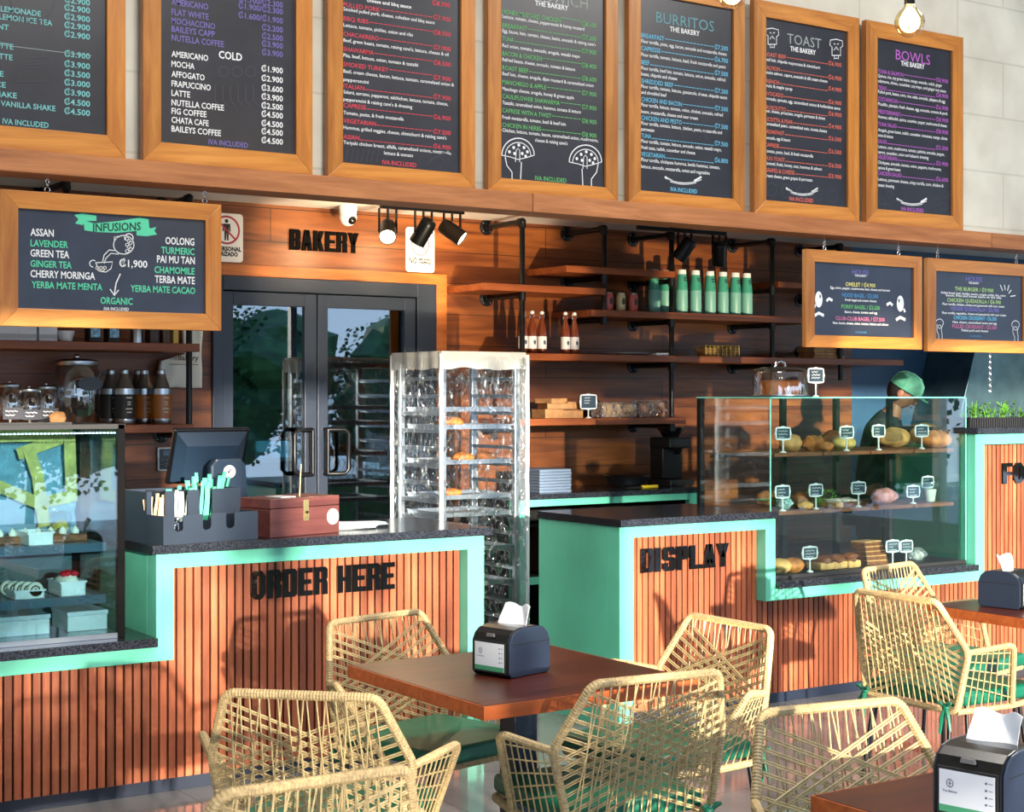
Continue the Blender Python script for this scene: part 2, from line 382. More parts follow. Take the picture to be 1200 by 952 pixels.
# ================================================================= the setting
XL, XR, YW, YC = -1.5, 12.5, 8.2, 5.96
FLOORM = tiles('floor_tile', (128, 127, 128), (96, 94, 94), 0.8, 0.8, 0.07, mortar=0.0025)
struct('floor', MB().box(XL, XR, -3.0, 11.0, -0.06, 0.0), FLOORM)
struct('ground', MB().box(-30, 45, -26, -3.0, -1.56, -1.5), plain('asphalt', (150, 148, 146), 0.8, var=0.1))
UPW = tiles('upper_wall_block', (224, 221, 206), (206, 203, 188), 0.78, 0.32, 0.55, axes=(0, 2), mortar=0.006, var=0.02, off=0.5, bumpy=0.15)
struct('wall_upper', MB().box(XL, XR, 6.02, 6.12, 2.50, 4.7), UPW)
struct('ceiling', MB().box(XL, XR, -3.0, 6.12, 4.7, 4.8), WHITE)
struct('ceiling.001', MB().box(XL, XR, 6.12, YW, 2.68, 2.76), WHITE)
mb = MB()
for a, b in ((XL, 1.21), (1.214, 4.05), (4.054, 7.2), (7.204, XR)): mb.box(a, b, 5.93, 6.10, 2.435, 2.52)
struct('trim_1', mb, BEAMW, bevel=0.003)
# back wall with the doorway to the bakery room
wb = MB().box(XL, 3.44, YW, YW + 0.1, 0, 2.68).box(3.44, 4.88, YW, YW + 0.1, 2.265, 2.68).box(4.88, 8.42, YW, YW + 0.1, 0, 2.68)
struct('wall_back', wb, WALLW)
mb = MB().box(3.38, 4.955, YW - 0.02, YW, 2.268, 2.33).box(4.883, 4.955, YW - 0.02, YW, 0, 2.2675)
struct('trim_2', mb, wood('door_casing', (150, 80, 34), (200, 122, 60), 'x', 1, 0.4, 0.1))
struct('wall_kitchen', MB().box(8.42, XR, YW, YW + 0.1, 0, 2.68), plain('kitchen_blue', (42, 74, 104), 0.5, var=0.05))
struct('wall_left', MB().box(XL - 0.1, XL, 0.4, 11.0, 0, 4.8).box(XL - 0.1, XL, -3, 0.4, 3.4, 4.8).box(XL - 0.1, XL, -3, 0.4, -0.06, 0.25), CREAM)
struct('wall_right', MB().box(XR, XR + 0.1, 5.0, 8.3, 0, 4.8).box(XR, XR + .1, -3, 5.0, 3.2, 4.8).box(XR, XR + .1, -3, 5.0, 0, .3).box(XR, XR + .1, 1.0, 1.1, .3, 3.2), CREAM)
# unseen street front: header sized to keep sun off the menu boards, posts, low sill (open folding doors in between)
mb = MB().box(XL, XR, -3.1, -3.0, 3.0, 4.7)
for x in (-1.5, 1.35, 3.05, 6.2, 9.3, 12.4): mb.box(x, x + 0.09, -3.1, -3.0, 0, 4.7)
struct('wall_front', mb, plain('front_frame', (46, 48, 54), 0.5))
# room behind the glass doors
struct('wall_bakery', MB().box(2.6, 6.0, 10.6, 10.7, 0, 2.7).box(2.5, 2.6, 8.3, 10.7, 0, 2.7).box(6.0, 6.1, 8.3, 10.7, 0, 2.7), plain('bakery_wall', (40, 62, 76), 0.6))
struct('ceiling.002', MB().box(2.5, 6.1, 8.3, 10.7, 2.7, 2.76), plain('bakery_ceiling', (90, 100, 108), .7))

# double glass door
D = bpy.data.objects.new('door_1', None); C.objects.link(D); D.location = (4.16, YW, 0); D['kind'] = 'structure'
DOORF = plain('door_frame_paint', (44, 52, 66), 0.32, 0.2)
mb = MB().box(3.44, 3.50, YW - 0.03, YW + 0.07, 0, 2.265).box(4.745, 4.88, YW - 0.03, YW + 0.07, 0, 2.265).box(3.50, 4.745, YW - 0.03, YW + 0.07, 2.185, 2.265)
wpart('door_frame', mb, DOORF, D, bevel=0.004)
for a, b in ((3.503, 4.085), (4.092, 4.742)):
    lf = MB().box(a, a + 0.065, YW - 0.012, YW + 0.04, 0.01, 2.18).box(b - 0.075, b, YW - 0.012, YW + 0.04, 0.01, 2.18).box(a + 0.065, b - 0.075, YW - 0.012, YW + 0.04, 2.105, 2.18).box(a + 0.065, b - 0.075, YW - 0.012, YW + 0.04, 0.01, 0.16)
    L = wpart('door_leaf', lf, DOORF, D, bevel=0.003)
    g = MB().box(a + 0.065, b - 0.075, YW + 0.008, YW + 0.016, 0.16, 2.105); g.shift(-Vector(D.location)); obj('glass_pane', g, GLASSD, L)
    hx = b - 0.045 if a < 4 else a + 0.045; s = -1 if a < 4 else 1
    pts = [(hx, YW - 0.012, 1.40), (hx, YW - 0.05, 1.40), (hx + s * 0.10, YW - 0.07, 1.40), (hx + s * 0.125, YW - 0.07, 1.375), (hx + s * 0.125, YW - 0.07, 1.17), (hx + s * 0.10, YW - 0.07, 1.145), (hx, YW - 0.05, 1.145), (hx, YW - 0.012, 1.145)]
    h = MB().tube(pts, 0.013, 10).tube([(hx, YW - 0.05, 1.40), (hx, YW - 0.05, 1.145)], 0.013, 10); h.shift(-Vector(D.location)); obj('door_handle', h, BLACK, L, smooth=True)

# shelving inside the bakery room, seen through the door glass
for i, (x0, x1, y0) in enumerate(((4.15, 4.95, 9.7), (3.1, 3.9, 9.9))):
    t = thing('steel_shelf_unit', ['steel shelving with trays behind the right glass door leaf', 'steel shelving behind the left glass door leaf'][i], 'shelf', ((x0 + x1) / 2, y0 + 0.25, 0), 0, 'shelving in the bakery room')
    mb = MB()
    for x in (x0, x1 - 0.03):
        for y in (y0, y0 + 0.47): mb.box(x, x + 0.03, y, y + 0.03, 0, 2.0)
    wpart('frame', mb, STEEL, t)
    for z in (0.3, 0.75, 1.15, 1.5, 1.85):
        wpart('shelf_board', MB().box(x0, x1, y0, y0 + 0.5, z, z + 0.03), STEEL, t)
        wpart('tray', MB().box(x0 + 0.06, x1 - 0.06, y0 + 0.02, y0 + 0.45, z + 0.03, z + 0.14), plain('tray_blue', (120, 150, 164), 0.5), t)

# ================================================================= counters
ct = thing('order_counter', 'mint framed counter with wooden slats reading ORDER HERE', 'counter', (2.6, 6.3, 0))
fr = MB().prism([(1.2, .546), (2.343, .546), (2.343, .91), (3.721, .91), (3.721, 0), (3.807, 0), (3.807, .97), (2.27, .97), (2.27, .606), (1.2, .606)], YC, 6.062)
wpart('front_frame', fr, MINT, ct, bevel=0.002)
wpart('body', MB().box(1.2, 2.262, 6.062, 6.62, 0.06, 0.604).box(2.27, 3.807, 6.062, 6.62, 0.06, 0.968), MINT, ct)
def slats(x0, x1, z0, z1, mb, pitch=0.0362, wd=0.0272):
    n = max(1, round((x1 - x0) / pitch)); p = (x1 - x0) / n
    for i in range(n):
        a = x0 + i * p + (p - wd) / 2; mb.box(a, a + wd, 6.026, 6.05, z0, z1)
sl = MB(); slats(2.343, 3.721, .06, .909, sl); slats(1.22, 2.343, .06, .545, sl)
S_ = wpart('slat_cladding', sl, SLAT, ct)
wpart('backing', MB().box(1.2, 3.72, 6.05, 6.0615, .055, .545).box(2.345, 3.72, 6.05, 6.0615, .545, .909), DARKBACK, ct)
wpart('toe_kick', MB().box(1.2, 3.72, 6.06, 6.10, 0.001, .058), NAVYKICK, ct)

ct2 = thing('display_counter', 'mint framed stepped counter with wooden slats reading DISPLAY and FOOD', 'counter', (6.5, 6.3, 0))
fr = MB().prism([(4.572, 0), (4.656, 0), (4.656, .915), (5.508, .915), (5.508, .548), (7.175, .548), (7.175, 1.318), (9.2, 1.318), (9.2, 1.378), (7.10, 1.378), (7.10, .608), (5.575, .608), (5.575, .97), (4.572, .97)], YC, 6.062)
wpart('front_frame', fr, MINT, ct2, bevel=0.002)
wpart('body', MB().box(4.572, 5.575, 6.062, 6.637, 0.0, 0.968).box(5.576, 7.098, 6.062, 6.637, .06, .606).box(7.10, 9.2, 6.062, 6.637, .06, 1.376), MINT, ct2)
sl = MB(); slats(4.656, 5.508, .06, .914, sl); slats(5.508, 7.175, .06, .547, sl); slats(7.175, 9.2, .06, 1.317, sl)
wpart('slat_cladding', sl, SLAT, ct2)
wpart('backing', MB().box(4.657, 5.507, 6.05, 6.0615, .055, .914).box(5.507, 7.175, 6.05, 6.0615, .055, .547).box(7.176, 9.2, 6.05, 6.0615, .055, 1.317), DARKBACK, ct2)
wpart('toe_kick', MB().box(4.657, 9.2, 6.06, 6.10, 0.001, .058), NAVYKICK, ct2)

for x0, x1, z0, lab in ((2.245, 3.838, .9705, 'speckled granite worktop carrying the register above ORDER HERE'), (1.2, 2.268, .6065, 'low granite ledge under the left glass pastry case'),
                        (4.56, 5.573, .9705, 'empty granite worktop above DISPLAY'), (5.578, 7.097, .6085, 'low granite ledge under the right bread case'),
                        (7.085, 9.2, 1.3785, 'raised granite worktop with the tray of plants')):
    single('granite_worktop', MB().box(x0, x1, 5.932, 6.64, z0, z0 + .036), GRAN, lab, 'worktop', 'granite worktops', bevel=0.003)

bc = thing('back_counter', 'mint framed work counter along the back wall', 'counter', (5.75, 7.9, 0))
wpart('front_frame', MB().prism([(5.05, .02), (5.17, .02), (5.17, .945), (6.38, .945), (6.38, .02), (6.47, .02), (6.47, .985), (5.05, .985)], 7.6, 7.64).box(5.17, 6.38, 7.6, 7.64, .49, .53), MINT, bc)
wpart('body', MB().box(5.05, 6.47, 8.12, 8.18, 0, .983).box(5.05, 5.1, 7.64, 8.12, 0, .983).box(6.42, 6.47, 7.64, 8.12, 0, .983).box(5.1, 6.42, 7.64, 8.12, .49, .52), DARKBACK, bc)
single('granite_worktop', MB().box(5.02, 6.49, 7.585, 8.19, .986, 1.018), GRAN, 'granite worktop along the back wall under the shelves', 'worktop', 'granite worktops', bevel=0.003)

# block capitals fixed on the slats; polished black
POL = plain('polished_black', (12, 12, 14), 0.03, 0.0, 0.6)
def capital(ch, x, z, w, h, t):
    """heavy condensed capital as flat cut-out pieces (x, z polygons)"""
    s = w * 0.41; b = h * 0.18; c = w * 0.16
    L = [(0, 0), (s, 0), (s, h), (0, h)]; Rr = [(w - s, 0), (w, 0), (w, h), (w - s, h)]
    top = [(0, h - b), (w, h - b), (w, h), (0, h)]; bot = [(0, 0), (w, 0), (w, b), (0, b)]; mid = [(0, h * .43), (w, h * .43), (w, h * .57), (0, h * .57)]
    Lc = [(0, c), (c, 0), (s, 0), (s, h), (c, h), (0, h - c)]; Rc = [(w - s, 0), (w - c, 0), (w, c), (w, h - c), (w - c, h), (w - s, h)]
    midb = [(s, 0), (w - s, 0), (w - s, b), (s, b)]; midt = [(s, h - b), (w - s, h - b), (w - s, h), (s, h)]; midm = [(s, h * .43), (w - s, h * .43), (w - s, h * .57), (s, h * .57)]
    g = {'O': [[(0, w * .34), (w * .26, 0), (s, 0), (s, h), (w * .26, h), (0, h - w * .34)], [(w - s, 0), (w * .74, 0), (w, w * .34), (w, h - w * .34), (w * .74, h), (w - s, h)], midb, midt], 'D': [L, Rc, midb, midt], 'I': [[(0, 0), (w, 0), (w, h), (0, h)]], 'E': [L, [(s, 0), (w, 0), (w, b), (s, b)], [(s, h - b), (w, h - b), (w, h), (s, h)], [(s, h * .42), (w * .92, h * .42), (w * .92, h * .58), (s, h * .58)]],
         'F': [L, [(s, h - b), (w, h - b), (w, h), (s, h)], [(s, h * .40), (w * .92, h * .40), (w * .92, h * .57), (s, h * .57)]],
         'H': [L, Rr, midm], 'L': [L, [(s, 0), (w, 0), (w, b), (s, b)]],
         'R': [L, midt, midm, [(w - s, h * .54), (w - c * .4, h * .54), (w, h * .60), (w, h - c), (w - c, h), (w - s, h)], [(w - s, 0), (w, 0), (w, h * .44), (w - c * .6, h * .54), (w - s, h * .54)]],
         'P': [L, midt, midm, [(w - s, h * .43), (w - c, h * .43), (w, h * .43 + c), (w, h - c), (w - c, h), (w - s, h)]],
         'B': [L, midt, midb, midm, [(w - s, 0), (w - c, 0), (w, c), (w, h * .46), (w - c * .6, h * .5), (w - s, h * .5)], [(w - s, h * .5), (w - c * .6, h * .5), (w, h * .54), (w, h - c), (w - c, h), (w - s, h)]],
         'S': [[(0, h * .5), (c, h * .43), (s, h * .43), (s, h), (c, h), (0, h - c)], midt, midm, midb, [(w - s, h * .66), (w, h * .66), (w, h - c), (w - c, h), (w - s, h)], [(w - s, 0), (w - c, 0), (w, c), (w, h * .5), (w - c, h * .57), (w - s, h * .57)], [(0, c), (c, 0), (s, 0), (s, h * .34), (0, h * .34)]],
         'A': [[(0, 0), (s * .95, 0), (w * .60, h), (w * .28, h)], [(w - s * .95, 0), (w, 0), (w * .72, h), (w * .40, h)], [(w * .25, h * .2), (w * .75, h * .2), (w * .72, h * .36), (w * .28, h * .36)]],
         'Y': [[(w * .32, 0), (w * .68, 0), (w * .68, h * .5), (w * .32, h * .5)], [(0, h), (s, h), (w * .66, h * .42), (w * .34, h * .42)], [(w - s, h), (w, h), (w * .66, h * .42), (w * .34, h * .42)]],
         'K': [L, [(s * .9, h * .5), (w - s, h), (w, h), (w * .66, h * .48)], [(s * .9, h * .62), (w - s, 0), (w, 0), (w * .66, h * .6)]]}[ch]
    m = MB()
    for p in g: m.prism([(x + a, z + q) for a, q in p], t[0], t[1])
    return m
def sign_word(words, x0, x1, z0, h, t, mat, label, parts=True):
    n = sum(len(wd) for wd in words) + 0.55 * (len(words) - 1) - 0.45 * sum(wd.count('I') for wd in words); pitch = (x1 - x0) / n; lw = pitch * 0.90
    T_ = thing('sign_lettering', label, 'sign', ((x0 + x1) / 2, t[1], z0)); x = x0
    for wd in words:
        for chh in wd:
            ww = lw * (0.45 if chh == 'I' else 1)
            o = wpart('letter', capital(chh, x, z0, ww, h, t), mat, T_); o['label'] = 'letter ' + chh
            x += pitch * (0.55 if chh == 'I' else 1)
        x += pitch * 0.55
    return T_
sign_word(['ORDER', 'HERE'], 2.70, 3.385, .753, .117, (6.012, 6.0255), POL, 'glossy black ORDER HERE capitals on the slatted counter')
sign_word(['DISPLAY'], 4.745, 5.315, .735, .118, (6.012, 6.0255), POL, 'glossy black DISPLAY capitals on the slatted counter')
sign_word(['FOOD'], 7.40, 7.79, 1.085, .12, (6.012, 6.0255), POL, 'black FOOD capitals on the slats at the right picture edge')
sign_word(['BAKERY'], 3.915, 4.365, 2.43, .118, (YW - .014, YW - .0005), plain('letter_black', (5, 5, 6), .8, spec=.1), 'flat black BAKERY capitals on the wood wall above the glass doors')

# ================================================================= menu boards
def framed_board(label, x0, x1, z0, z1, Yf, fw, panel_mat, name='menu_board', dep=0.035, group=None, bot=None, pan=0.014):
    t = thing(name, label, 'menu board', ((x0 + x1) / 2, Yf + dep, z0), 0, group)
    b = Yf + dep; bf = bot or fw
    wpart('bottom_rail', MB().prism([(x0, z0), (x1, z0), (x1 - fw, z0 + bf), (x0 + fw, z0 + bf)], Yf, b), FRAME_H, t, bevel=0.002)
    wpart('top_rail', MB().prism([(x0 + fw, z1 - fw), (x1 - fw, z1 - fw), (x1, z1), (x0, z1)], Yf, b), FRAME_H, t, bevel=0.002)
    wpart('stile', MB().prism([(x0, z0), (x0 + fw, z0 + bf), (x0 + fw, z1 - fw), (x0, z1)], Yf, b), FRAME_V, t, bevel=0.002)
    wpart('stile', MB().prism([(x1, z0), (x1, z1), (x1 - fw, z1 - fw), (x1 - fw, z0 + bf)], Yf, b), FRAME_V, t, bevel=0.002)
    wpart('panel', MB().box(x0 + fw - .004, x1 - fw + .004, Yf + pan, b - .004, z0 + bf - .004, z1 - fw + .004), panel_mat, t)
    return t
class Board:
    """collects writing by chalk colour; anchors are where each line starts and ends on the board face"""
    def __init__(s, t, Y): s.t = t; s.Y = Y; s.m = {}
    def mb(s, c):
        if c not in s.m: s.m[c] = MB(); s.m[c].flat = True
        return s.m[c]
    def put(s, c, txt, u0, v0, u1, cap, bold=0.012, tilt=0.0):
        p = PY(u0, v0, s.Y); q = PY(u1, v0, s.Y); text_into(s.mb(c), txt, p.x, q.x, p.z, cap * depth(p) / FPX, s.Y, bold, tilt)
    def rule(s, c, ua, va, ub, px=0.7, dash=True):
        p = PY(ua, va, s.Y); q = PY(ub, va, s.Y); wd = px * depth(p) / FPX
        n = max(1, int((q.x - p.x) / 0.022)) if dash else 1
        for i in range(n):
            a = p.x + (q.x - p.x) * i / n; b = a + (q.x - p.x) / n * (0.86 if dash else 1)
            s.mb(c).stroke([(a, p.z), (b, p.z)], wd, s.Y)
    def line(s, c, pts, px=1.0, closed=False):
        P = [PY(u, v, s.Y) for u, v in pts]; k = [(p.x, p.z) for p in P]
        if closed: k.append(k[0])
        s.mb(c).stroke(k, px * depth(P[0]) / FPX, s.Y - .0003)
    def dot(s, c, u, v, rx, ry=None, dy=0.0002):
        p = PY(u, v, s.Y); k = depth(p) / FPX; s.mb(c).disc((p.x, p.z), rx * k, (ry or rx) * k, s.Y - dy)
    def done(s, first='lettering'):
        for c, m in s.m.items():
            if m.v:
                o = wpart('chalk_lettering', m, INK[c], s.t); o['label'] = c + ' chalk lettering'
        return s.t
    def menu(s, c, items, pu, pu1, cap=5.0, dcap=4.0, bold=0.004, dbold=0.008):
        for it in items:
            head, u0, v0, u1, price, pv = it[:6]
            s.put(c, head, u0, v0, u1, cap, bold); s.put(c, price, pu, pv, pu1, cap, bold)
            s.rule(c, u1 + 0.8, v0 + (u1 - u0) * 0.075, pu - 0.6)
            for d in it[6:]: s.put('white', d[0], d[1] if len(d) > 3 else u0, d[-2], d[-1], dcap, dbold)
    def utensils(s, c, ua, va, ub, vb):
        um = (ua + ub) / 2; n = 14; dv = vb - va
        f = lambda t: va + dv * (0.35 + 0.5 * (1 - (2 * t - 1) ** 2)) + (t - .5) * 2
        s.line(c, [(ua + (ub - ua) * i / n, f(i / n)) for i in range(n + 1)], 1.0)
        s.line(c, [(ua + (ub - ua) * i / n, f(i / n) + 1.6) for i in range(2, n - 1)], 0.7)
        for sg, e in ((1, ua), (-1, ub)):
            s.line(c, [(e, va + 1.2), (e + sg * (ub - ua) * .1, va + dv * .38), (e + sg * (ub - ua) * .2, va + dv * .6)], 2.2)
YP = 5.955 + 0.014 - 0.0008
tall = 3.605
B = {}
B['lemon'] = Board(framed_board('wooden framed chalk menu of lemonades, ice tea and shakes, leftmost', 1.404, 2.144, 2.523, tall, 5.955, .075, CHALK, bot=.085), YP)
B['coffee'] = Board(framed_board('wooden framed coffee menu with purple and white prices and the heading COLD', 2.214, 2.952, 2.523, tall, 5.955, .075, CHALK, bot=.078), YP)
B['pork'] = Board(framed_board('wooden framed chalk menu lettered in red, from pulled pork to asian', 3.023, 3.757, 2.523, tall, 5.955, .072, CHALK, bot=.063), YP)
B['sand'] = Board(framed_board('wooden framed sandwich menu lettered in green with two taco hands drawn', 3.825, 4.560, 2.523, tall, 5.955, .072, CHALK, bot=.059), YP)
B['burr'] = Board(framed_board('wooden framed chalk menu headed BURRITOS in pale blue', 4.624, 5.362, 2.523, tall, 5.955, .074, CHALK, bot=.060), YP)
B['toast'] = Board(framed_board('wooden framed chalk menu headed TOAST with two toast doodles', 5.425, 6.172, 2.52, tall, 5.955, .082, CHALK, bot=.072), YP)
B['bowl'] = Board(framed_board('wooden framed chalk menu headed BOWLS in mauve, rightmost of the tall boards', 6.225, 6.992, 2.523, tall, 5.955, .086, CHALK, bot=.076), YP)
K = '\u20a1'
b = B['lemon']
for p, v in (('2.900', 2.5), ('2.900', 11.8), ('2.900', 22.2), ('2.900', 32.3), ('2.900', 42.8), ('3.900', 65.9), ('3.900', 77.8), ('3.500', 88.7), ('3.000', 99.5), ('3.900', 110.9), ('4.500', 122.1), ('4.500', 133.1)):
    b.put('cyan', K + p, 75.5, v, 105.5, 6.6, .016)
for s_, u0, v, u1 in (('LEMONADE', .8, 13.1, 48), ('LEMON ICE TEA', -1, 22.2, 61.3), ('MINT', -13, 32.6, 10.4), ('LATTE', -11, 55, 15.6), ('LATTE', -12, 67.5, 14.8), ('COFFEE', -32, 86, 4.2), ('JUICE', -20, 100, 6.7), ('SHAKE', -11, 112.2, 19.8), ('VANILLA SHAKE', .8, 124, 65), ('IVA INCLUDED', 3, 145, 57)):
    b.put('cyan', s_, u0, v, u1, 6.3, .014)
b.rule('grey', -20, 50, 107, .8, False)
b.line('faint', [(30, 68), (62, 68), (62, 74), (28, 76)], .8); b.line('faint', [(26, 80), (60, 80), (64, 96), (20, 96)], .8, True); b.line('faint', [(50, 66), (54, 52)], .8); b.line('faint', arc((38, 0), 26, 0, 3.14), .8)
b = B['coffee']
for s_, v, u1 in (('AMERICANO', 5.3, 244), ('FLAT WHITE', 17, 244.5), ('MOCHACCINO', 27.4, 252), ('BAILEYS CAPP', 36.9, 252), ('NUTELLA COFFEE', 47.3, 262.5)): b.put('purple', s_, 201, v, u1, 7, .012)
b.put('white', 'COLD', 256.4, 68, 283.7, 8.5, .02)
for s_, v, u1 in (('AMERICANO', 66.2, 244), ('MOCHA', 77.9, 228), ('AFFOGATO', 89.8, 239.8), ('FRAPUCCINO', 101, 247), ('LATTE', 112, 222.8), ('NUTELLA COFFEE', 123.2, 262.5), ('FIG COFFEE', 133.2, 242), ('CHATA CAFE', 143.6, 244.5), ('BAILEYS COFFEE', 154, 259)): b.put('white', s_, 201, v, u1, 6.8, .016)
b.put('purple', 'IVA INCLUDED', 244.5, 169, 290.5, 5.8)
b.put('purple', K + '1.700/' + K + '2.300', 279.5, 1.5, 331.5, 6.6); b.put('purple', K + '1.900/' + K + '2.300', 279.5, 9.5, 331.5, 6.6); b.put('purple', K + '1.600/' + K + '1.900', 279.5, 20.5, 331.5, 6.6)
for p, v in (('2.200', 35), ('2.500', 45), ('3.900', 54), ('3.900', 64)): b.put('purple', K + p, 307, v, 331.5, 6.4)
for p, v in (('1.900', 83.2), ('2.900', 94.5), ('3.600', 105.8), ('3.900', 116.2), ('2.500', 126.6), ('4.500', 136.5), ('4.500', 147.4), ('4.500', 156.9), ('4.500', 167.3)): b.put('white', K + p, 306.5, v, 331.5, 6.4, .018)
for a in range(6): b.line('faint', [(252 + a * 9, 100), (252 + a * 9, 118), (258 + a * 9, 124)], 1)
for a in range(3): b.line('faint', arc((262 + a * 16, 84), 6, 0, 6.28), 1)
b = B['pork']
b.put('white', 'cheese and bbq sauce', 430, 2, 482, 4, .02); b.put('red', K + '8.700', 506.6, 5.6, 527.5, 5)
b.menu('red', [('PULLED PORK', 402.5, 7.5, 445, K + '7.900', 22.5, ('Smoked pulled pork, cheese, coleslaw and bbq sauce', 12.2, 509.4)),
 ('BBQ RIBS', 402.5, 23.7, 431.9, K + '8.500', 40.2, ('Lettuce, tomato, pickles, onion and ribs', 31, 483.8)),
 ('CHACARRERO', 402.5, 41.9, 443.8, K + '7.900', 57.5, ("Beef, green beans, tomato, raising cane's, lettuce, cheese & oil", 48.7, 525.6)),
 ('SHAWARMA', 402.5, 59.7, 438, K + '8.500', 75.6, ('Pita, beef, lettuce, onion, tomato & tzatziki', 66.5, 490)),
 ('SMOKED TURKEY', 402.5, 77.5, 455, K + '7.900', 93, ('Basil, cream cheese, bacon, lettuce, tomato, caramelized onion &', 85, 532), ('pepperoncini', 94.7, 432)),
 ('ITALIAN', 402.5, 103.1, 427, K + '7.900', 115.6, ('Salami, serrano, pepperoni, salchichon, lettuce, tomato, cheese,', 109.4, 525), ("pepperoncini & raising cane's & dressing", 118, 483)),
 ('CAPRESE', 402.5, 125.6, 428.8, K + '6.900', 139.4, ('Tomato, pesto, & fresh mozzarella', 133.7, 473)),
 ('VEGETARIAN', 402.5, 143.7, 440.6, K + '7.500', 156.5, ("Hummus, grilled veggies, cheese, chimichurri & raising cane's", 151, 523)),
 ('ASIAN', 402.5, 162.5, 421, K + '6.900', 173.7, ('Teriyaki chicken breast, alfalfa, caramelized onions, mozzarella,', 168.7, 528.8), ('lettuce & tomato', 450, 181, 484))], 508, 528.3)
b.put('red', 'IVA INCLUDED', 448, 192.5, 488, 5)
for a in range(7): b.line('faint', [(405 + a * 6, 190), (408 + a * 6, 175)], .8)
for a in range(4): b.line('faint', arc((512 + a * 4, 196 - a * 2), 12, 3.4, 5.8), .8)
b = B['sand']
b.put('grey', 'SANDWICH', 606, -3, 688.7, 13, -.005); b.put('white', 'THE BAKERY', 627, 6, 666, 5.6, .02)
b.menu('green', [('HONEY MUSTARD CHICKEN', 588.7, 15.6, 656.9, K + '8.100', 30, ('Lettuce, tomato, cheese, pepperoncini & honey mustard', 20.8, 684.6)),
 ('BREAKFAST', 588.7, 31.8, 617.6, K + '7.200', 45.7, ("Egg, bacon, ham, tomato, cheese, beans, avocado & raising cane's", 37.6, 698)),
 ('TUNA', 588.7, 47.4, 602, K + '7.900', 61.9, ('Red onion, tomato, avocado, arugula, wasabi mayo', 54.9, 679.4)),
 ('BACON & CHICKEN', 588.7, 64.7, 635, K + '8.400', 78.6, ('Refried beans, cheese, avocado, tomato & lettuce', 71.4, 674)),
 ('ROAST BEEF', 588.7, 81.5, 619, K + '8.600', 94, ('Beef loin, cheese, arugula, dijon mustard & caramelized onion', 87.9, 695.6)),
 ('MANCHEGO & APPLE', 588.7, 98.3, 640, K + '7.900', 111.3, ('Manchego cheese, arugula, honey & green apple', 105.7, 672.6)),
 ('CAULIFLOWER SHAWARMA', 588.7, 115, 656, K + '7.900', 127.7, ('Tzatziki, caramelized onion, hummus, tomato & lettuce', 122, 680.8)),
 ('CAPRESE WITH A TWIST', 588.7, 131.5, 646, K + '8.900', 144, ('Fresh mozzarella, tomato, basil & beef loin', 139, 663)),
 ('CHICKEN IN HERBS', 588.7, 148.5, 634, K + '8.900', 159.9, ('Chicken, lettuce, tomato, bacon, caramelized onion, mushrooms,', 154.2, 701), ("cheese & raising cane's", 627, 166, 665))], 682, 699)
b.put('green', 'IVA INCLUDED', 627, 211, 663.8, 5)
for cx_, cv, fl in ((607, 182, 1), (686, 190, -1)):
    b.line('white', arc((cx_, cv), 19, math.pi, 2 * math.pi, 14, 20), 1.3); b.line('white', arc((cx_, cv + .5), 15, math.pi, 2 * math.pi, 14, 15.5), 1.0); b.line('white', [(cx_ - 19, cv), (cx_ - 9, cv + 2), (cx_, cv + 5), (cx_ + 9, cv + 3), (cx_ + 19, cv)], 1.0)
    for dx, dy in ((-10, -4), (-5, -9), (1, -12), (7, -9), (11, -4), (-4, -2), (5, -2), (9, 1)): b.dot('white', cx_ + dx, cv + dy, 1.9)
    b.line('white', [(cx_ - 3, cv + 8), (cx_ - 2, cv - 6), (cx_, cv - 8), (cx_ + 2, cv - 6), (cx_ + 2, cv + 8)], .9)
    b.line('white', [(cx_ - 15 * fl, cv + 2), (cx_ - 13 * fl, cv + 12), (cx_ - 7 * fl, cv + 20), (cx_ - 7 * fl, cv + 28)], 1.2); b.line('white', [(cx_ + 4 * fl, cv + 8), (cx_ + 3 * fl, cv + 28)], 1.2)
b = B['burr']
b.put('teal', 'BURRITOS', 769, 26, 836.7, 12.5, -.002); b.put('white', 'THE BAKERY', 785, 36.5, 820, 5.6, .02)
b.menu('sky', [('BREAKFAST', 751.5, 43.5, 778.4, K + '7.200', 57.3, ('Flour tortilla, pinto, egg, bacon, avocado and mozzarella cheese', 49.8, 851.5)),
 ('CAPRESSE', 751.5, 58.6, 774, K + '6.700', 71.8, ('Flour tortilla, tomato, lettuce, basil, fresh mozzarella and pesto', 65.5, 850.5)),
 ('BEEF', 751.5, 75, 761, K + '7.500', 87.6, ('Flour tortilla, beef loin, tomato, lettuce, onion, avocado, refried', 81.3, 850), ('beans, chipotle and cheese', 88.2, 793.5)),
 ('SHREDDED BEEF', 751.5, 97, 789, K + '7.200', 108.4, ('Flour tortilla, tomato, lettuce, guacamole, cheese, chipotle sauce', 102.7, 852), ('and shredded beef', 109.7, 781)),
 ('CHICKEN AND BACON', 751.5, 118.5, 799, K + '7.500', 129, ('Flour tortilla, lettuce, tomato, onion, chicken, avocado, refried', 124.4, 847), ('beans, mozzarella, cheese and sour cream', 132.3, 818)),
 ('CHICKEN AND PESTO', 751.5, 140.2, 799, K + '7.500', 150, ('Flour tortilla, tomato, lettuce, chicken, pesto, mozzarella and', 146, 846), ('parmesan', 153, 766.7)),
 ('TUNA', 751.5, 161.2, 763, K + '7.500', 170.4, ('Flour tortilla, tomato, lettuce, avocado, onion, wasabi mayo,', 167, 845.5), ('fresh tuna, radish, cucumber and cheese', 174.3, 814.6)),
 ('VEGETARIAN', 751.5, 182.9, 779, K + '6.800', 190, ('Flour tortilla, chickpeas hummus, lentils hummus, tomato,', 188.8, 843.5), ('lettuce, avocado, mozzarella, onion and vegetables', 196.7, 831.7))], 837.6, 853)
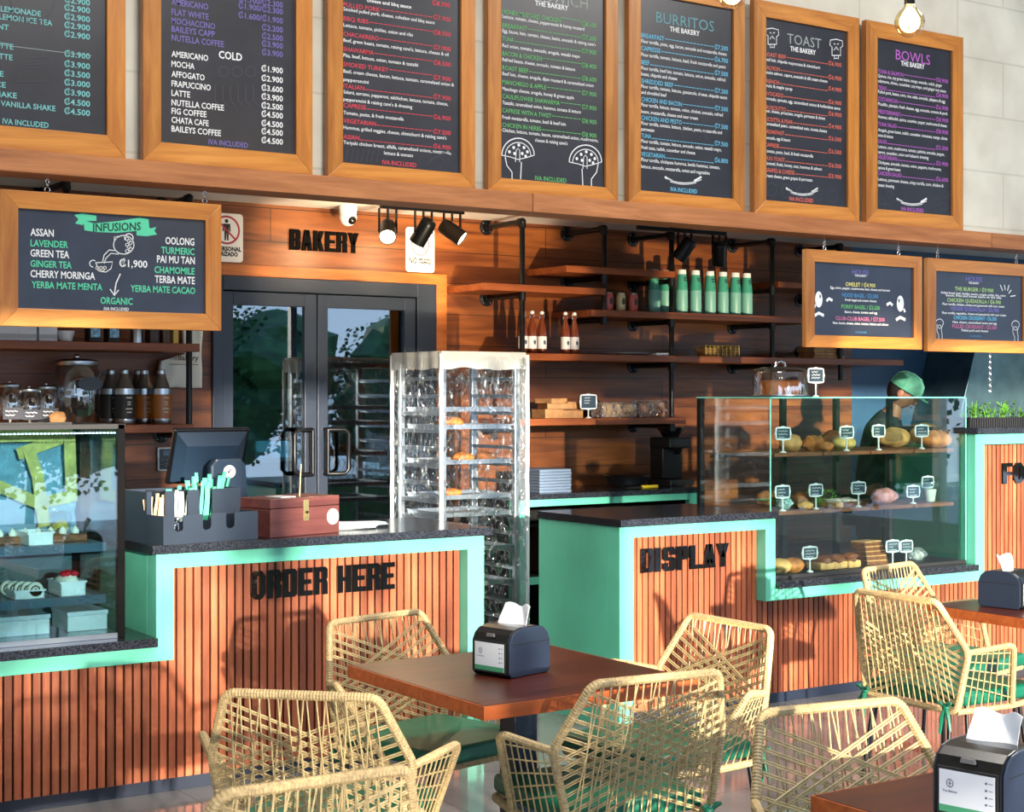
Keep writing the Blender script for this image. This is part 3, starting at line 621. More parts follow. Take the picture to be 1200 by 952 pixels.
b.utensils('white', 779, 206, 822, 216); b.put('sky', 'IVA INCLUDED', 786, 224, 817, 4.6)
b.line('faint', [(820, 85), (822, 130), (828, 165)], .8); b.line('faint', [(800, 100), (800, 165)], .8)
b = B['toast']
b.put('grey', 'TOAST', 922.6, 50.5, 962.4, 11.5, -.002); b.put('white', 'THE BAKERY', 926, 59.5, 956, 5.4, .02)
b.menu('coral', [('ROAST BEEF', 896.3, 65.4, 921, K + '6.900', 76.3, ('Beef loin, chipotle mayonnaise & chimichurri', 70.9, 961)),
 ('SALMON', 896.3, 81, 914, K + '6.900', 92.6, ('Smoke salmon, capers, avocado & dill cream cheese', 86, 969.7)),
 ('FRENCH', 896.3, 96.8, 913, K + '4.900', 105.9, ('Fruits & maple syrup', 101.6, 928.4)),
 ('AVOCADO', 896.3, 111.3, 917.8, K + '6.900', 121.6, ('Avocado, sprouts, egg, caramelized onions & hollandaise sauce', 116.7, 984.8)),
 ('PROSCIUTTO', 896.3, 127.6, 921, K + '6.900', 135.4, ('Pear, cheese, prosciutto, arugula, parmesan & chives', 131.2, 966.7)),
 ('RICOTTA & PEAR', 896.3, 141.5, 929, K + '4.900', 150, ('Caramelized pears, caramelized nuts, ricotta cheese', 146.3, 969)),
 ('BREAKFAST', 896.3, 156, 919, K + '6.500', 164.4, ('Avocado, egg & bacon', 162.6, 926)),
 ('CAPRESE', 896.3, 171.6, 913, K + '6.500', 179.5, ('Tomato, pesto, basil, & fresh mozzarella', 178.3, 952.8)),
 ('DUO TOAST', 896.3, 187.3, 919.6, K + '6.500', 195.8, ('Caramel, fruits, honey, nuts, hummus & salmon', 192.8, 963)),
 ('GRAPES & CHEESE', 896.3, 201.2, 931, K + '5.900', 208.5, ('Cream cheese, green grapes & parmesan', 207.3, 952))], 970.9, 986, 4.6, 3.7)
b.utensils('white', 921, 219, 958.5, 229); b.put('coral', 'IVA INCLUDED', 925, 235, 953, 4.4)
for cu, cv in ((905, 43), (980, 56)):
    b.line('white', [(cu - 5, cv + 9), (cu - 5, cv - 1), (cu - 7.5, cv - 3), (cu - 7, cv - 9), (cu, cv - 10), (cu + 7, cv - 8), (cu + 7.5, cv - 2), (cu + 5, cv), (cu + 5, cv + 9)], 1.0, True)
    b.line('white', [(cu - 3, cv + 3), (cu, cv - 1), (cu + 3, cv + 3), (cu, cv + 1)], .8); b.line('white', [(cu - 3, cv - 5), (cu - 1, cv - 4)], .9); b.line('white', [(cu + 3, cv - 5), (cu + 1, cv - 4)], .9); b.line('white', [(cu - 2.5, cv + 9), (cu - 2.5, cv + 13), (cu, cv + 12), (cu + 2.5, cv + 13), (cu + 2.5, cv + 9)], .9)
for a in range(5): b.line('faint', arc((904 + a * 18, 222 + a * 2), 6, 0, 6.28, 12, 8), .8)
b = B['bowl']
b.put('mauve', 'BOWLS', 1049.8, 69.5, 1090, 11.5, -.002); b.put('white', 'THE BAKERY', 1055.8, 76.5, 1083.4, 5.4, .02)
b.menu('mauve', [('TUNA & SALMON', 1029, 85.3, 1058.6, K + '8.900', 95.7, ('Quinoa, rice, soy green beans, mango, avocado, radish, ginger', 90.2, 1103.8), ('edamame, chives, cucumber, soy mayo, and ginger soy sauce', 96.3, 1108.5)),
 ('TEXAS', 1029, 104.6, 1038.8, K + '8.900', 113.4, ('Pulled pork, beans, corn, rice, salsa, avocado, jalapeno & egg', 109, 1107.5)),
 ('COSTARRICAN', 1029, 117.8, 1052, K + '6.900', 127.7, ('Picadillo, plantain, fresh cheese, egg, avocado, tomato & pork', 123.3, 1110.5)),
 ('MEDITERRANEO', 1029, 132.7, 1055.3, K + '8.900', 142, ('Hummus, tabbouleh, quinoa, cucumber, pepper, mushrooms & cheese', 138.2, 1109.5)),
 ('TUNA SALAD', 1029, 147.3, 1050.6, K + '8.900', 156, ('Arugula, green beans, radish, cucumber, tomatoes, mango, chives', 153.7, 1110), ('onion & lettuce', 160, 1046.6)),
 ('SALAD', 1029, 167.5, 1039, K + '5.500', 175, ('Lettuce, corn, mushrooms, tomato, palmito, avocado, pepper,', 173.3, 1107), ('carrot, cucumber, onion and balsamic dressing', 179.7, 1088)),
 ('VEGETARIAN', 1029, 186, 1051, K + '5.900', 193.5, ('Chickpeas, avocado, tomato, onion, peppers, mushrooms,', 191.8, 1103), ('quinoa & green beans', 198, 1055)),
 ('CHICKEN SALAD', 1029, 205, 1056.4, K + '6.600', 212, ('Lettuce, parmesan cheese, crispy tortilla, corn, chicken &', 211.5, 1105.5), ('caesar dressing', 218.4, 1047.7))], 1097, 1111, 4.5, 3.6)
b.utensils('white', 1050.6, 231.5, 1086, 240.5); b.put('mauve', 'IVA INCLUDED', 1056, 246.7, 1082.4, 4.2)
for a, (du, dv) in enumerate(((1034, 236), (1042, 228), (1040, 243), (1098, 236), (1106, 242), (1108, 228))): b.line('faint', arc((du, dv), 4, 0, 6.28), .8)
for b in B.values(): b.done()

# hanging boards under the beam
YH = 5.985; YHP = YH + .012 - .0008
def hanging(label, x0, x1, z0, z1, fw, hooks):
    t = framed_board(label, x0, x1, z0, z1, YH, fw, CHALKB, 'hanging_menu_board', 0.03, None, None, .012)
    for hx in hooks:
        m = MB().tube([(hx + .010 * math.cos(a), YH + .015, z1 + .012 + .010 * math.sin(a)) for a in [i * math.pi / 6 for i in range(12)]], .0022, 6, closed=True)
        for k in range(2): m.tube([(hx + (.006 * math.cos(a) if k else 0), YH + .015 + (0 if k else .006 * math.cos(a)), z1 + .030 + k * .014 + .009 * math.sin(a)) for a in [i * math.pi / 6 for i in range(12)]], .002, 6, closed=True)
        m.tube([(hx, YH + .015, z1 + .05), (hx, YH + .015, 2.4345)], .002, 6)
        wpart('hook', m, CHROME, t, smooth=True)
    return t
ti = hanging('hanging chalkboard of infusions with a green ribbon and a teapot drawing', 1.668, 2.556, 1.86, 2.374, .068, (1.85, 2.49))
b = Board(ti, YHP)
for s_, u0, v, u1, c in (('ASSAN', 35.7, 276, 63, 'white'), ('LAVENDER', 35.7, 288.5, 79.8, 'mint'), ('GREEN TEA', 35.7, 300.5, 81, 'white'), ('GINGER TEA', 35.7, 312.6, 84, 'mint'), ('CHERRY MORINGA', 35.7, 324.7, 111.4, 'white'), ('YERBA MATE MENTA', 37, 337.3, 120, 'mint'),
                        ('OOLONG', 193.9, 286, 227.7, 'white'), ('TURMERIC', 189, 297, 228, 'mint'), ('PAI MU TAN', 184, 307.6, 228.3, 'white'), ('CHAMOMILE', 181, 319.8, 228, 'mint'), ('TERBA MATE', 181.5, 331.2, 228.3, 'white'), ('YERBA MATE CACAO', 153, 341.8, 228.8, 'mint'), (K + '1,900', 140, 312.5, 172.7, 'white'), ('ORGANIC', 117.7, 356, 155.4, 'mint'), ('IVA INCLUDED', 121.8, 363.6, 151, 'white')):
    b.put(c, s_, u0, v, u1, 8.2 if c == 'white' else 7.6, .018) if s_ != 'IVA INCLUDED' else b.put(c, s_, u0, v, u1, 3.6)
p = [PY(u, v, YHP) for u, v in ((98, 258), (110, 262), (140, 259), (164, 255), (174, 257), (175, 267), (165, 270), (138, 273), (112, 272), (99, 270))]
m = b.mb('mint'); m.add([(q.x, YHP, q.z) for q in p], [tuple(range(10))])
for tail in (((87, 252), (96, 250), (113, 253), (113, 259), (100, 259), (97, 264), (88, 262), (92, 257)), ((160, 266), (174, 265), (176, 268), (183, 266), (181, 271), (184, 275), (172, 277), (160, 276))):
    q = [PY(u, v, YHP - .0003) for u, v in tail]; m.add([(k.x, YHP - .0003, k.z) for k in q], [tuple(range(8))])
q = PY(109, 271.5, YHP - .0006); q2 = PY(165, 271.5, YHP); INK['dark'] = chalk('dark', (24, 52, 52)); text_into(b.mb('dark'), 'INFUSIONS', q.x, q2.x, q.z, .03, YHP - .0006, .02, .09)
b.line('white', arc((145, 287), 12, 0, 6.28, 20, 11), 1.0); b.line('white', [(134, 283), (134, 278), (139, 277), (136, 280)], 1); b.line('white', arc((151, 279), 5, 2.6, 6.6, 12), 1.2)
for k in range(7): b.line('white', arc((151 + k % 3 * 2 - 2, 280 + k * 2.4), 2, 0, 6.28, 8), .8)
b.line('white', [(136, 294), (128, 293), (122, 299), (120, 308)], 1.0); b.line('white', [(139, 298), (130, 297), (124, 303), (122, 309)], .9)
b.line('white', [(112, 308), (132, 307), (130, 315), (124, 319), (117, 318), (112, 308)], 1.0); b.line('white', arc((109, 309), 4, 1.5, 5.5, 8), 1); 
for k in range(5): b.line('white', arc((114 + k * 2.2, 314 + k % 2 * 2), 1.8, 0, 6.28, 8), .8)
b.line('white', [(141, 321), (136, 332), (134, 345)], 1.4); b.line('white', [(129, 339), (134, 346.5), (139, 340)], 1.4)
b.done()
th = hanging('hanging house menu with omelet and bagels and two egg doodles', 5.812, 6.692, 1.85, 2.362, .064, (5.96, 6.52))
b = Board(th, YHP)
b.put('violet', 'HOUSE', 998.8, 321.5, 1018, 5.6, -.004); b.put('white', 'THE BAKERY', 1001.5, 324, 1015.6, 2.2, .02)
for s_, u0, v, u1, c, d, e0, ev, e1 in (('OMELET / ' + K + '4.900', 991, 335.2, 1025.8, 'yellow', 'Egg, onion, pepper, mushrooms, ham, cheese and tomato', 973, 338.2, 1043),
    ('HOOD BAGEL / ' + K + '5.500', 987, 347.8, 1028.8, 'blue', 'Fresh bagel and cream cheese', 990.4, 352.7, 1027), ('PORKY BAGEL / ' + K + '5.200', 986, 361.4, 1031, 'green', 'Bacon, cheese, tomato and egg', 990, 366.7, 1028),
    ('CLUB-CLUB BAGEL / ' + K + '7.500', 979.4, 375, 1036.7, 'pink', 'Ham, bacon, cheese, onion, tomato, lettuce and salmon', 976, 379.6, 1041)):
    b.put(c, s_, u0, v, u1, 4.4, .014); b.put('white', d, e0, ev, e1, 2.7, .02)
b.put('blue', 'IVA INCLUDED', 1002.5, 390.3, 1015.6, 1.8)
for cu, cv, f in ((959.5, 351, 1), (1055, 356, -1)):
    b.dot('white', cu, cv, 6, 9.5); b.dot('dark', cu + 1.5 * f, cv - 3.5, 1.1, 2.2, .0005); b.dot('dark', cu + 4.5 * f, cv - 3.5, .9, 2.0, .0005)
    b.line('white', [(cu - 4 * f, cv + 6), (cu - 5.5 * f, cv + 10)], 3); b.line('white', [(cu + 9 * f, cv + 2), (cu + 12 * f, cv - 1), (cu + 16 * f, cv + 1.5)], 3.4); b.line('white', [(cu - 5, cv + 19), (cu, cv + 16), (cu + 6, cv + 19)], 3.6)
b.done()
th2 = hanging('hanging house menu with burger and quesadillas at the right picture edge', 6.735, 7.62, 1.842, 2.36, .07, (6.83, 7.50))
b = Board(th2, YHP)
b.put('violet', 'HOUSE', 1132, 329.5, 1151, 5.4, -.004); b.put('white', 'THE BAKERY', 1135, 332.6, 1147.5, 2.2, .02)
for s_, u0, v, u1, c, ds in (('THE BURGER / ' + K + '9.900', 1119, 340.4, 1164, 'lime', (('Artisan bread, beef, cheddar, tomato, arugula, pickles, bbq, onion', 1102.5, 344, 1178.5), ('bacon, fries and house sauce on the side', 1108.5, 347.2, 1173.5))),
    ('CHICKEN QUESADILLA / ' + K + '6.900', 1110, 353.6, 1173, 'lime', (('Flour tortilla, chicken, cheese and guacamole with sour cream', 1104.5, 357.4, 1177),)),
    ('VEGGIE QUESADILLA / ' + K + '6.900', 1114, 363.6, 1170.5, 'violet', (('Flour tortilla, vegetables, cheese and guacamole with sour cream', 1104, 367.8, 1179),)),
    ('CHICKEN CROISSANT / ' + K + '6.500', 1117.5, 374.2, 1168, 'sky', (('Ham, cheese, caramelized onion and egg', 1116.5, 378.6, 1168),)),
    ('PULLED CROISSANT / ' + K + '5.500', 1116, 384.4, 1168, 'pink', (('Pulled pork and cheese', 1126.8, 388.4, 1158),))):
    b.put(c, s_, u0, v, u1, 4.2, .014)
    for d, e0, ev, e1 in ds: b.put('white', d, e0, ev, e1, 2.6, .02)
b.put('blue', 'IVA INCLUDED', 1136.5, 394.8, 1149.5, 1.8)
for a, c2 in (((1172, 334), (1175, 341)), ((1177, 334), (1178, 340)), ((1182.5, 334), (1180.5, 341)), ((1185, 340), (1182, 344)), ((1190, 346.5), (1184, 347.5))): b.line('white', [a, c2], 1.3)
for cu, cv, f in ((1101, 379, 1), (1190, 381, -1)):
    b.line('white', arc((cu, cv), 4.5, 2.8, 6.6, 10, 5), .8); b.line('white', [(cu - 3, cv + 1), (cu - 3, cv + 9), (cu - 1, cv + 14), (cu - 1, cv + 20)], .8); b.line('white', [(cu + 4, cv + 1), (cu + 2, cv + 7), (cu + 3, cv + 13), (cu + 3, cv + 20)], .8); b.line('white', arc((cu, cv + 4), 2, 0, 6.28, 8), .7)
b.done()
# ================================================================= woven chairs
def chaikin(pts, closed=False, it=2):
    pts = [Vector(p) for p in pts]
    for _ in range(it):
        q = []; k = len(pts)
        rng = range(k) if closed else range(k - 1)
        if not closed: q.append(pts[0])
        for i in rng:
            a, b = pts[i], pts[(i + 1) % k]; L = (b - a).length; e = min(0.25, (0.016, 0.007, 0.004)[min(_, 2)] / max(L, 1e-6))
            q += [a.lerp(b, e), a.lerp(b, 1 - e)]
        if not closed: q.append(pts[-1])
        pts = q
    return pts
def resample(pts, step, closed=False):
    pts = [Vector(p) for p in pts]
    if closed: pts = pts + [pts[0]]
    out = [pts[0]]; carry = 0.0
    for a, b in zip(pts, pts[1:]):
        L = (b - a).length; d = step - carry
        while d <= L and L > 0:
            out.append(a.lerp(b, d / L)); d += step
        carry = (carry + L) % step
    if closed and (out[-1] - out[0]).length < step * .6: out.pop()
    return out
def rope(mb, pts, r=0.0135, closed=False):
    q = resample(chaikin(pts, closed), 0.0042, closed)
    rs = [r * (1.07 if (i // 1) % 2 else 0.93) for i in range(len(q))]
    mb.tube(q, rs, 8, True, closed)
def along(pts, t):
    pts = [Vector(p) for p in pts]; Ls = [(b - a).length for a, b in zip(pts, pts[1:])]; d = t * sum(Ls)
    for a, b, L in zip(pts, pts[1:], Ls):
        if d <= L: return a.lerp(b, d / L)
        d -= L
    return pts[-1]
def make_chair(label, loc, rz, group):
    t = thing('woven_chair', label, 'chair', loc, rz, group)
    Bl, Br = Vector((-.228, -.205, .405)), Vector((.228, -.205, .405)); Jl, Jr = Vector((-.278, -.195, .635)), Vector((.278, -.195, .635))
    Tl, Tr = Vector((-.205, -.285, .825)), Vector((.205, -.285, .825)); Al, Ar = Vector((-.365, -.045, .665)), Vector((.365, -.045, .665))
    Sl, Sr = Vector((-.255, .08, .405)), Vector((.255, .08, .405)); Fl, Fr_ = Vector((-.235, .245, .41)), Vector((.235, .245, .41))
    m = MB(); rope(m, [Bl, Jl, Tl, Tr, Jr, Br], .0125, True)
    o = obj('back_frame', m, RATTAN, t, smooth=False)
    for J, A, S in ((Jl, Al, Sl), (Jr, Ar, Sr)):
        m = MB(); rope(m, [J, A, S], .0115); obj('arm_frame', m, RATTAN, t)
    m = MB(); rope(m, [Bl, Sl, Fl, Fr_, Sr, Br], .0115); obj('seat_frame', m, RATTAN, t)
    # crossing strings of the back
    m = MB(); r = .0024; rail = [Tl, Tr]; bot = [Bl, Br]; Ls = [Tl, Jl, Bl]; Rs = [Tr, Jr, Br]
    def st(a, b, off=0.0):
        o_ = Vector((0, off, 0)); m.tube([a + o_, b + o_], r, 5, False)
    for k in range(16):
        t0 = (k + .5) / 16; st(along(rail, t0), along(bot, min(1, max(0, .5 + (t0 - .5) * 1.02 + .03))), .004)
    for k in range(7):
        t0 = (k + .6) / 7; st(along(rail, t0), along(bot, min(1, max(0, t0 - .13))), .006)
    for k in range(9):
        t0 = .05 + .52 * k / 8; t1 = .55 + .43 * k / 8
        for dd in (0, .014):
            st(along(Ls, t0 + dd), along(Rs, t1 + dd), -.002); st(along(Rs, t0 + dd), along(Ls, t1 + dd), -.005)
    obj('back_weave', m, RATSTR, t, smooth=True)
    for J, A, S, B_ in ((Jl, Al, Sl, Bl), (Jr, Ar, Sr, Br)):
        m = MB()
        for k in range(8): m.tube([along([J, A], (k + .6) / 8.3), along([B_, S], (k + .6) / 8.3)], r, 5, False)
        for k in range(5): m.tube([along([J, B_], (k + .2) / 8), along([A, S], (k + .7) / 5.4)], r, 5, False)
        obj('arm_weave', m, RATSTR, t, smooth=True)
    # cushion with knotted ties
    m = MB(); m.prism([(-.215, -.20), (.215, -.20), (.24, .07), (.228, .265), (-.228, .265), (-.24, .07)], .418, .474, 'z')
    cu = obj('cushion', m, GREENC, t, smooth=True, bevel=.018, seg=4)
    for s in (-1, 1):
        m = MB(); p = Vector((s * .205, -.225, .425)); m.ball(p + Vector((0, -.012, 0)), (.016, .014, .015), 10, 6)
        for dx, dz, dy in ((.03, -.085, -.02), (-.012, -.10, -.028), (.035, .02, -.02), (-.03, .015, -.022)): m.tube([p + Vector((0, -.012, 0)), p + Vector((dx * .6 * s, dy, dz * .5 + .008)), p + Vector((dx * s, dy * 1.1, dz))], [.008, .009, .005], 6)
        obj('cushion_tie', m, GREENC, cu, smooth=True)
    for x, y in ((-1, -1), (1, -1), (-1, 1), (1, 1)):
        m = MB().tube([(x * .19, y * .20, .402), (x * .225, y * .245, .0)], .0085, 8); m.ball((x * .225, y * .245, .006), (.012, .012, .006), 8, 4); obj('leg', m, BLACK, t, smooth=True)
    return t
GC = 'woven rattan armchairs with green cushions'
ch0 = make_chair('woven chair on the far side of the middle table, in front of ORDER HERE', (2.70, 4.56, 0), R_(191.5), GC)
for lab, x, y, a in (('woven chair turned at an angle left of the middle table', 1.99, 3.89, -43.8), ('woven chair cut by the bottom edge at lower left', 1.43, 3.13, -2),
                     ('woven chair with its back to us at the near side of the middle table', 2.745, 3.655, -6), ('woven chair right of the middle table under DISPLAY', 3.30, 4.06, 90),
                     ('woven chair at the near left of the right rear table', 4.87, 4.235, -90), ('woven chair behind the right rear table, below the bread case', 5.40, 4.70, 191),
                     ('woven chair behind the front right table, floor showing through it', 2.775, 2.54, 170)):
    dup(ch0, (x, y, 0), R_(a), lab, GC)

# ================================================================= tables
def make_table(label, x0, y0, x1, y1):
    t = thing('cafe_table', label, 'table', ((x0 + x1) / 2, (y0 + y1) / 2, 0), 0, 'square wooden cafe tables')
    hx, hy = (x1 - x0) / 2, (y1 - y0) / 2
    tt = obj('tabletop', MB().box(-hx + .004, hx - .004, -hy + .004, hy - .004, .7125, .75), TABLETOP, t, bevel=.003)
    e = MB().box(-hx, hx, -hy, -hy + .0045, .71, .7485).box(-hx, hx, hy - .0045, hy, .71, .7485).box(-hx, -hx + .0045, -hy + .0045, hy - .0045, .71, .7485).box(hx - .0045, hx, -hy + .0045, hy - .0045, .71, .7485)
    obj('edge_band', e, TABLEEDGE, tt)
    obj('pedestal', MB().box(-.042, .042, -.042, .042, .012, .70).box(-.22, .22, -.03, .03, .69, .712).box(-.03, .03, -.22, .22, .69, .712), plain('pedestal_paint', (40, 50, 66), 0.4, 0.2), t, bevel=.003)
    obj('base_plate', MB().lathe([(.168, 0), (.168, .008), (.16, .012), (0, .012)], 32), BLACK, t, smooth=True)
    return t
make_table('square wooden table in the middle with one napkin dispenser', 2.312, 3.62, 3.072, 4.418)
make_table('square wooden table right rear, before the bread case', 4.93, 3.60, 5.70, 4.385)
make_table('square wooden table corner at the bottom right', 2.378, 1.655, 3.15, 2.435)

# ================================================================= napkin dispensers
DSIDE = plain('dispenser_side', (38, 48, 66), 0.35, 0.1)
def make_dispenser(label, loc, rz, cards=True):
    t = thing('napkin_dispenser', label, 'dispenser', loc, rz, 'black napkin dispensers')
    W, Dp, Hh = .078, .095, .148
    prof = [(-Dp, .012), (-Dp, .105), (-Dp + .012, .128), (-Dp + .032, .142), (-Dp + .06, Hh), (Dp - .06, Hh), (Dp - .03, .142), (Dp - .01, .125), (Dp, .10), (Dp, .012), (Dp - .01, 0), (-Dp + .01, 0)]
    obj('shell', MB().prism(prof, -W + .006, W - .006, 'x'), BLACKP, t, bevel=.003)
    small = [(y * .97, z * .985 + .001) for y, z in prof]
    for s in (-1, 1):
        a, b = (W - .006, W) if s > 0 else (-W, -W + .006)
        sp = obj('side_panel', MB().prism(small, a, b, 'x'), DSIDE, t, bevel=.003)
        obj('seam', MB().box(s * W - (.0006 if s < 0 else 0), s * W + (.0006 if s > 0 else 0), -Dp + .02, Dp - .012, .098, .1005), BLACKM, sp)
    y = -Dp - .0015
    obj('card_frame', MB().box(-.066, .066, y - .001, y + .003, .012, .108), BLACKM, t, bevel=.001)
    cd = obj('info_card', MB().box(-.06, .06, y - .002, y - .001, .018, .102), PAPER, t)
    m = MB().box(-.06, .06, y - .0024, y - .0021, .018, .032); obj('green_band', m, plain('card_green', (70, 150, 110), .6), cd)
    m = MB(); m.flat = True; pr = [(-.036 + .007 * math.cos(a), .076 + .008 * math.sin(a)) for a in [i * math.pi / 8 for i in range(17)]]
    m.stroke(pr, .0016, y - .0026); m.stroke([(-.036, .070), (-.036, .082)], .0016, y - .0026); m.stroke([(-.040, .076), (-.032, .076)], .0012, y - .0026)
    text_into(m, 'The Bakery', -.052, -.020, .058, .0045, y - .0026)
    for k in range(4):
        z = .088 - k * .014; m.disc((.042, z), .0025, .0025, y - .0026, 8); m.stroke([(.047, z), (.056, z)], .0014, y - .0026)
    obj('card_print', m, plain('print_grey', (70, 78, 100), .7), cd)
    m = MB().prism([(-.016, .118), (.016, .118), (.014, .127), (-.014, .127)], -Dp + .003, -Dp + .010, 'y'); m.xf(Matrix.Translation((0, -.0035, .002))); obj('emblem', m, plain('emblem_grey', (120, 120, 124), .4, .4), t)
    m = MB(); n = 8; k = 6; vs = []
    for i in range(n + 1):
        for j in range(k + 1):
            a = i / n - .5; b = j / k
            vs.append((a * .105 + .006 * b, .0 + .03 * b + .010 * math.sin(a * 5 + b * 2), Hh - .006 + .062 * b + .006 * math.sin(a * 9 + b * 5) * b))
    nf = len(vs); vs2 = [(x, yy + .0025, z) for x, yy, z in vs]; fs = []
    idx = lambda i, j: i * (k + 1) + j
    for i in range(n):
        for j in range(k):
            q = (idx(i, j), idx(i + 1, j), idx(i + 1, j + 1), idx(i, j + 1)); fs.append(q); fs.append(tuple(x + nf for x in reversed(q)))
    rim = [idx(i, 0) for i in range(n + 1)] + [idx(n, j) for j in range(1, k + 1)] + [idx(i, k) for i in range(n - 1, -1, -1)] + [idx(0, j) for j in range(k - 1, 0, -1)]
    for a, b2 in zip(rim, rim[1:] + rim[:1]): fs.append((b2, a, a + nf, b2 + nf))
    m.add(vs + vs2, fs); obj('napkin', m, PAPER, t, smooth=True)
    return t
d0 = make_dispenser('napkin dispenser on the middle table', (2.663, 4.015, .7505), R_(-76))
dup(d0, (5.16, 4.165, .7505), R_(10), 'napkin dispenser cut by the right edge, on the right rear table')
dup(d0, (2.565, 2.115, .7505), R_(-78), 'napkin dispenser on the bottom right table corner')
# ================================================================= helpers for small goods
def XA(u, Y): return PY(u, HYP, Y).x
def grid_sheet(nx, nz, fn, thick=None):
    m = MB(); vs = [fn(i / nx, j / nz) for j in range(nz + 1) for i in range(nx + 1)]
    m.add(vs, [(j * (nx + 1) + i, j * (nx + 1) + i + 1, (j + 1) * (nx + 1) + i + 1, (j + 1) * (nx + 1) + i) for j in range(nz) for i in range(nx)]); return m
def wr(p, f, a, s=0.0): return a * noise.noise(Vector(p) * f + Vector((s, s * 2.1, s * .7)))
BROWNP = plain('kraft_brown', (168, 122, 76), 0.7, var=0.12, vscale=20)
CRUST = plain('bread_crust', (186, 112, 50), 0.55, var=0.28, vscale=18, bump=0.3, bscale=60)
PALEB = plain('pale_bread', (212, 162, 98), 0.6, var=0.16, vscale=20, bump=0.25, bscale=70)
DARKB = plain('dark_pastry', (120, 66, 32), 0.5, var=0.3, vscale=30, bump=0.3, bscale=60)
CREAMF = plain('cream_filling', (238, 230, 214), 0.5, var=0.06, vscale=30)
BERRY = plain('berry_red', (206, 16, 44), 0.2)
LEAF = plain('leaf_green', (92, 150, 46), 0.5, var=0.3, vscale=20)
YTAPE = plain('yellow_tape', (178, 166, 84), 0.5, var=.15, vscale=20)
AMBERM = plain('amber_band', (168, 96, 30), 0.35)

# ================================================================= left pastry case
pc = thing('pastry_case', 'tall glass pastry case at the left edge on the low ledge', 'display case', (1.70, 6.33, .6435))
x0, x1, y0, y1, z0, z1 = 1.22, 2.165, 6.02, 6.60, .6435, 1.485
m = MB()
for x in (x0, x1 - .030):
    for y in (y0, y1 - .030): wpart('corner_post', MB().box(x, x + .030, y, y + .030, z0, z1), plain('post_black', (6, 6, 8), .7, spec=.1), pc, bevel=.002)
wpart('top_frame', MB().box(x0, x1, y0, y0 + .02, z1 - .018, z1).box(x0, x1, y1 - .02, y1, z1 - .018, z1).box(x0, x0 + .02, y0 + .02, y1 - .02, z1 - .018, z1).box(x1 - .02, x1, y0 + .02, y1 - .02, z1 - .018, z1), BLACKM, pc)
wpart('base', MB().box(x0 + .022, x1 - .022, y0 + .004, y1 - .004, z0, z0 + .02), STEEL, pc)
wpart('back_panel', MB().box(x0 + .022, x1 - .022, y1 - .014, y1 - .006, z0 + .02, z1 - .02), plain('case_back', (60, 84, 92), .4), pc)
wpart('front_pane', MB().box(x0 + .022, x1 - .022, y0 + .004, y0 + .010, z0 + .02, z1 - .018), GLASSL, pc)
wpart('side_pane', MB().box(x1 - .014, x1 - .008, y0 + .022, y1 - .022, z0 + .02, z1 - .018), GLASSL, pc)
wpart('top_pane', MB().box(x0 + .02, x1 - .02, y0 + .02, y1 - .02, z1 - .012, z1 - .006), GLASSL, pc)
for z in (.800, 1.005):
    sh = wpart('shelf', MB().box(x0 + .03, x1 - .06, y0 + .06, y1 - .03, z, z + .010), plain('case_shelf', (120, 140, 150), .25, .3), pc)
    f = MB().box(x0 + .03, x1 - .06, y0 + .050, y0 + .0595, z - .022, z + .012); wpart('shelf_lip', f, plain('case_lip', (88, 110, 128), .3, .5), sh)
LEDM = plain('led_white', (255, 255, 255), .5, emit=(235, 245, 255), estr=6.0)
m = MB()
for k in range(60): m.box(x0 + .05 + k * .0146, x0 + .058 + k * .0146, y0 + .03, y0 + .036, 1.448, 1.453)
wpart('led_strip', m, LEDM, pc)
# film and yellow tape fixed inside the case back
fs = thing('protective_film', 'crumpled clear film held with yellow tape inside the left pastry case', 'film', (1.75, 6.5, 1.02))
g = grid_sheet(40, 30, lambda a, b: (1.26 + a * .86, 6.50 + wr((a * 3, b * 3, 0), 3.0, .03) - .03 * abs(math.sin(a * 17 + b * 9)) * .5, 1.03 + b * .42))
wpart('film_sheet', g, film_mat('blue_film', .50, .35, 1.0), fs, smooth=True)
bpy.data.materials['blue_film'].node_tree.nodes['Diffuse BSDF'].inputs[0].default_value = (.30, .58, .78, 1)
for _t, (ax, az, bx, bz) in enumerate(((1.55, 1.44, 1.56, 1.10), (1.56, 1.36, 1.74, 1.22), (1.94, 1.28, 1.97, 1.06), (1.86, 1.36, 2.09, 1.44), (1.30, 1.43, 2.08, 1.435), (2.07, 1.43, 2.08, 1.16), (1.70, 1.27, 1.96, 1.15), (1.95, 1.16, 2.07, 1.18), (1.90, 1.38, 1.94, 1.26), (1.33, 1.18, 1.52, 1.14))):
    d = Vector((bx - ax, 0, bz - az)); n = Vector((-d.z, 0, d.x)).normalized() * .024; q = [Vector((ax, 6.452, az)) + n, Vector((ax, 6.452, az)) - n, Vector((bx, 6.452, bz)) - n, Vector((bx, 6.452, bz)) + n]
    wpart('tape_strip', MB().prism([(p.x, p.z) for p in q], 6.430 - _t * .003, 6.4325 - _t * .003), YTAPE, fs)
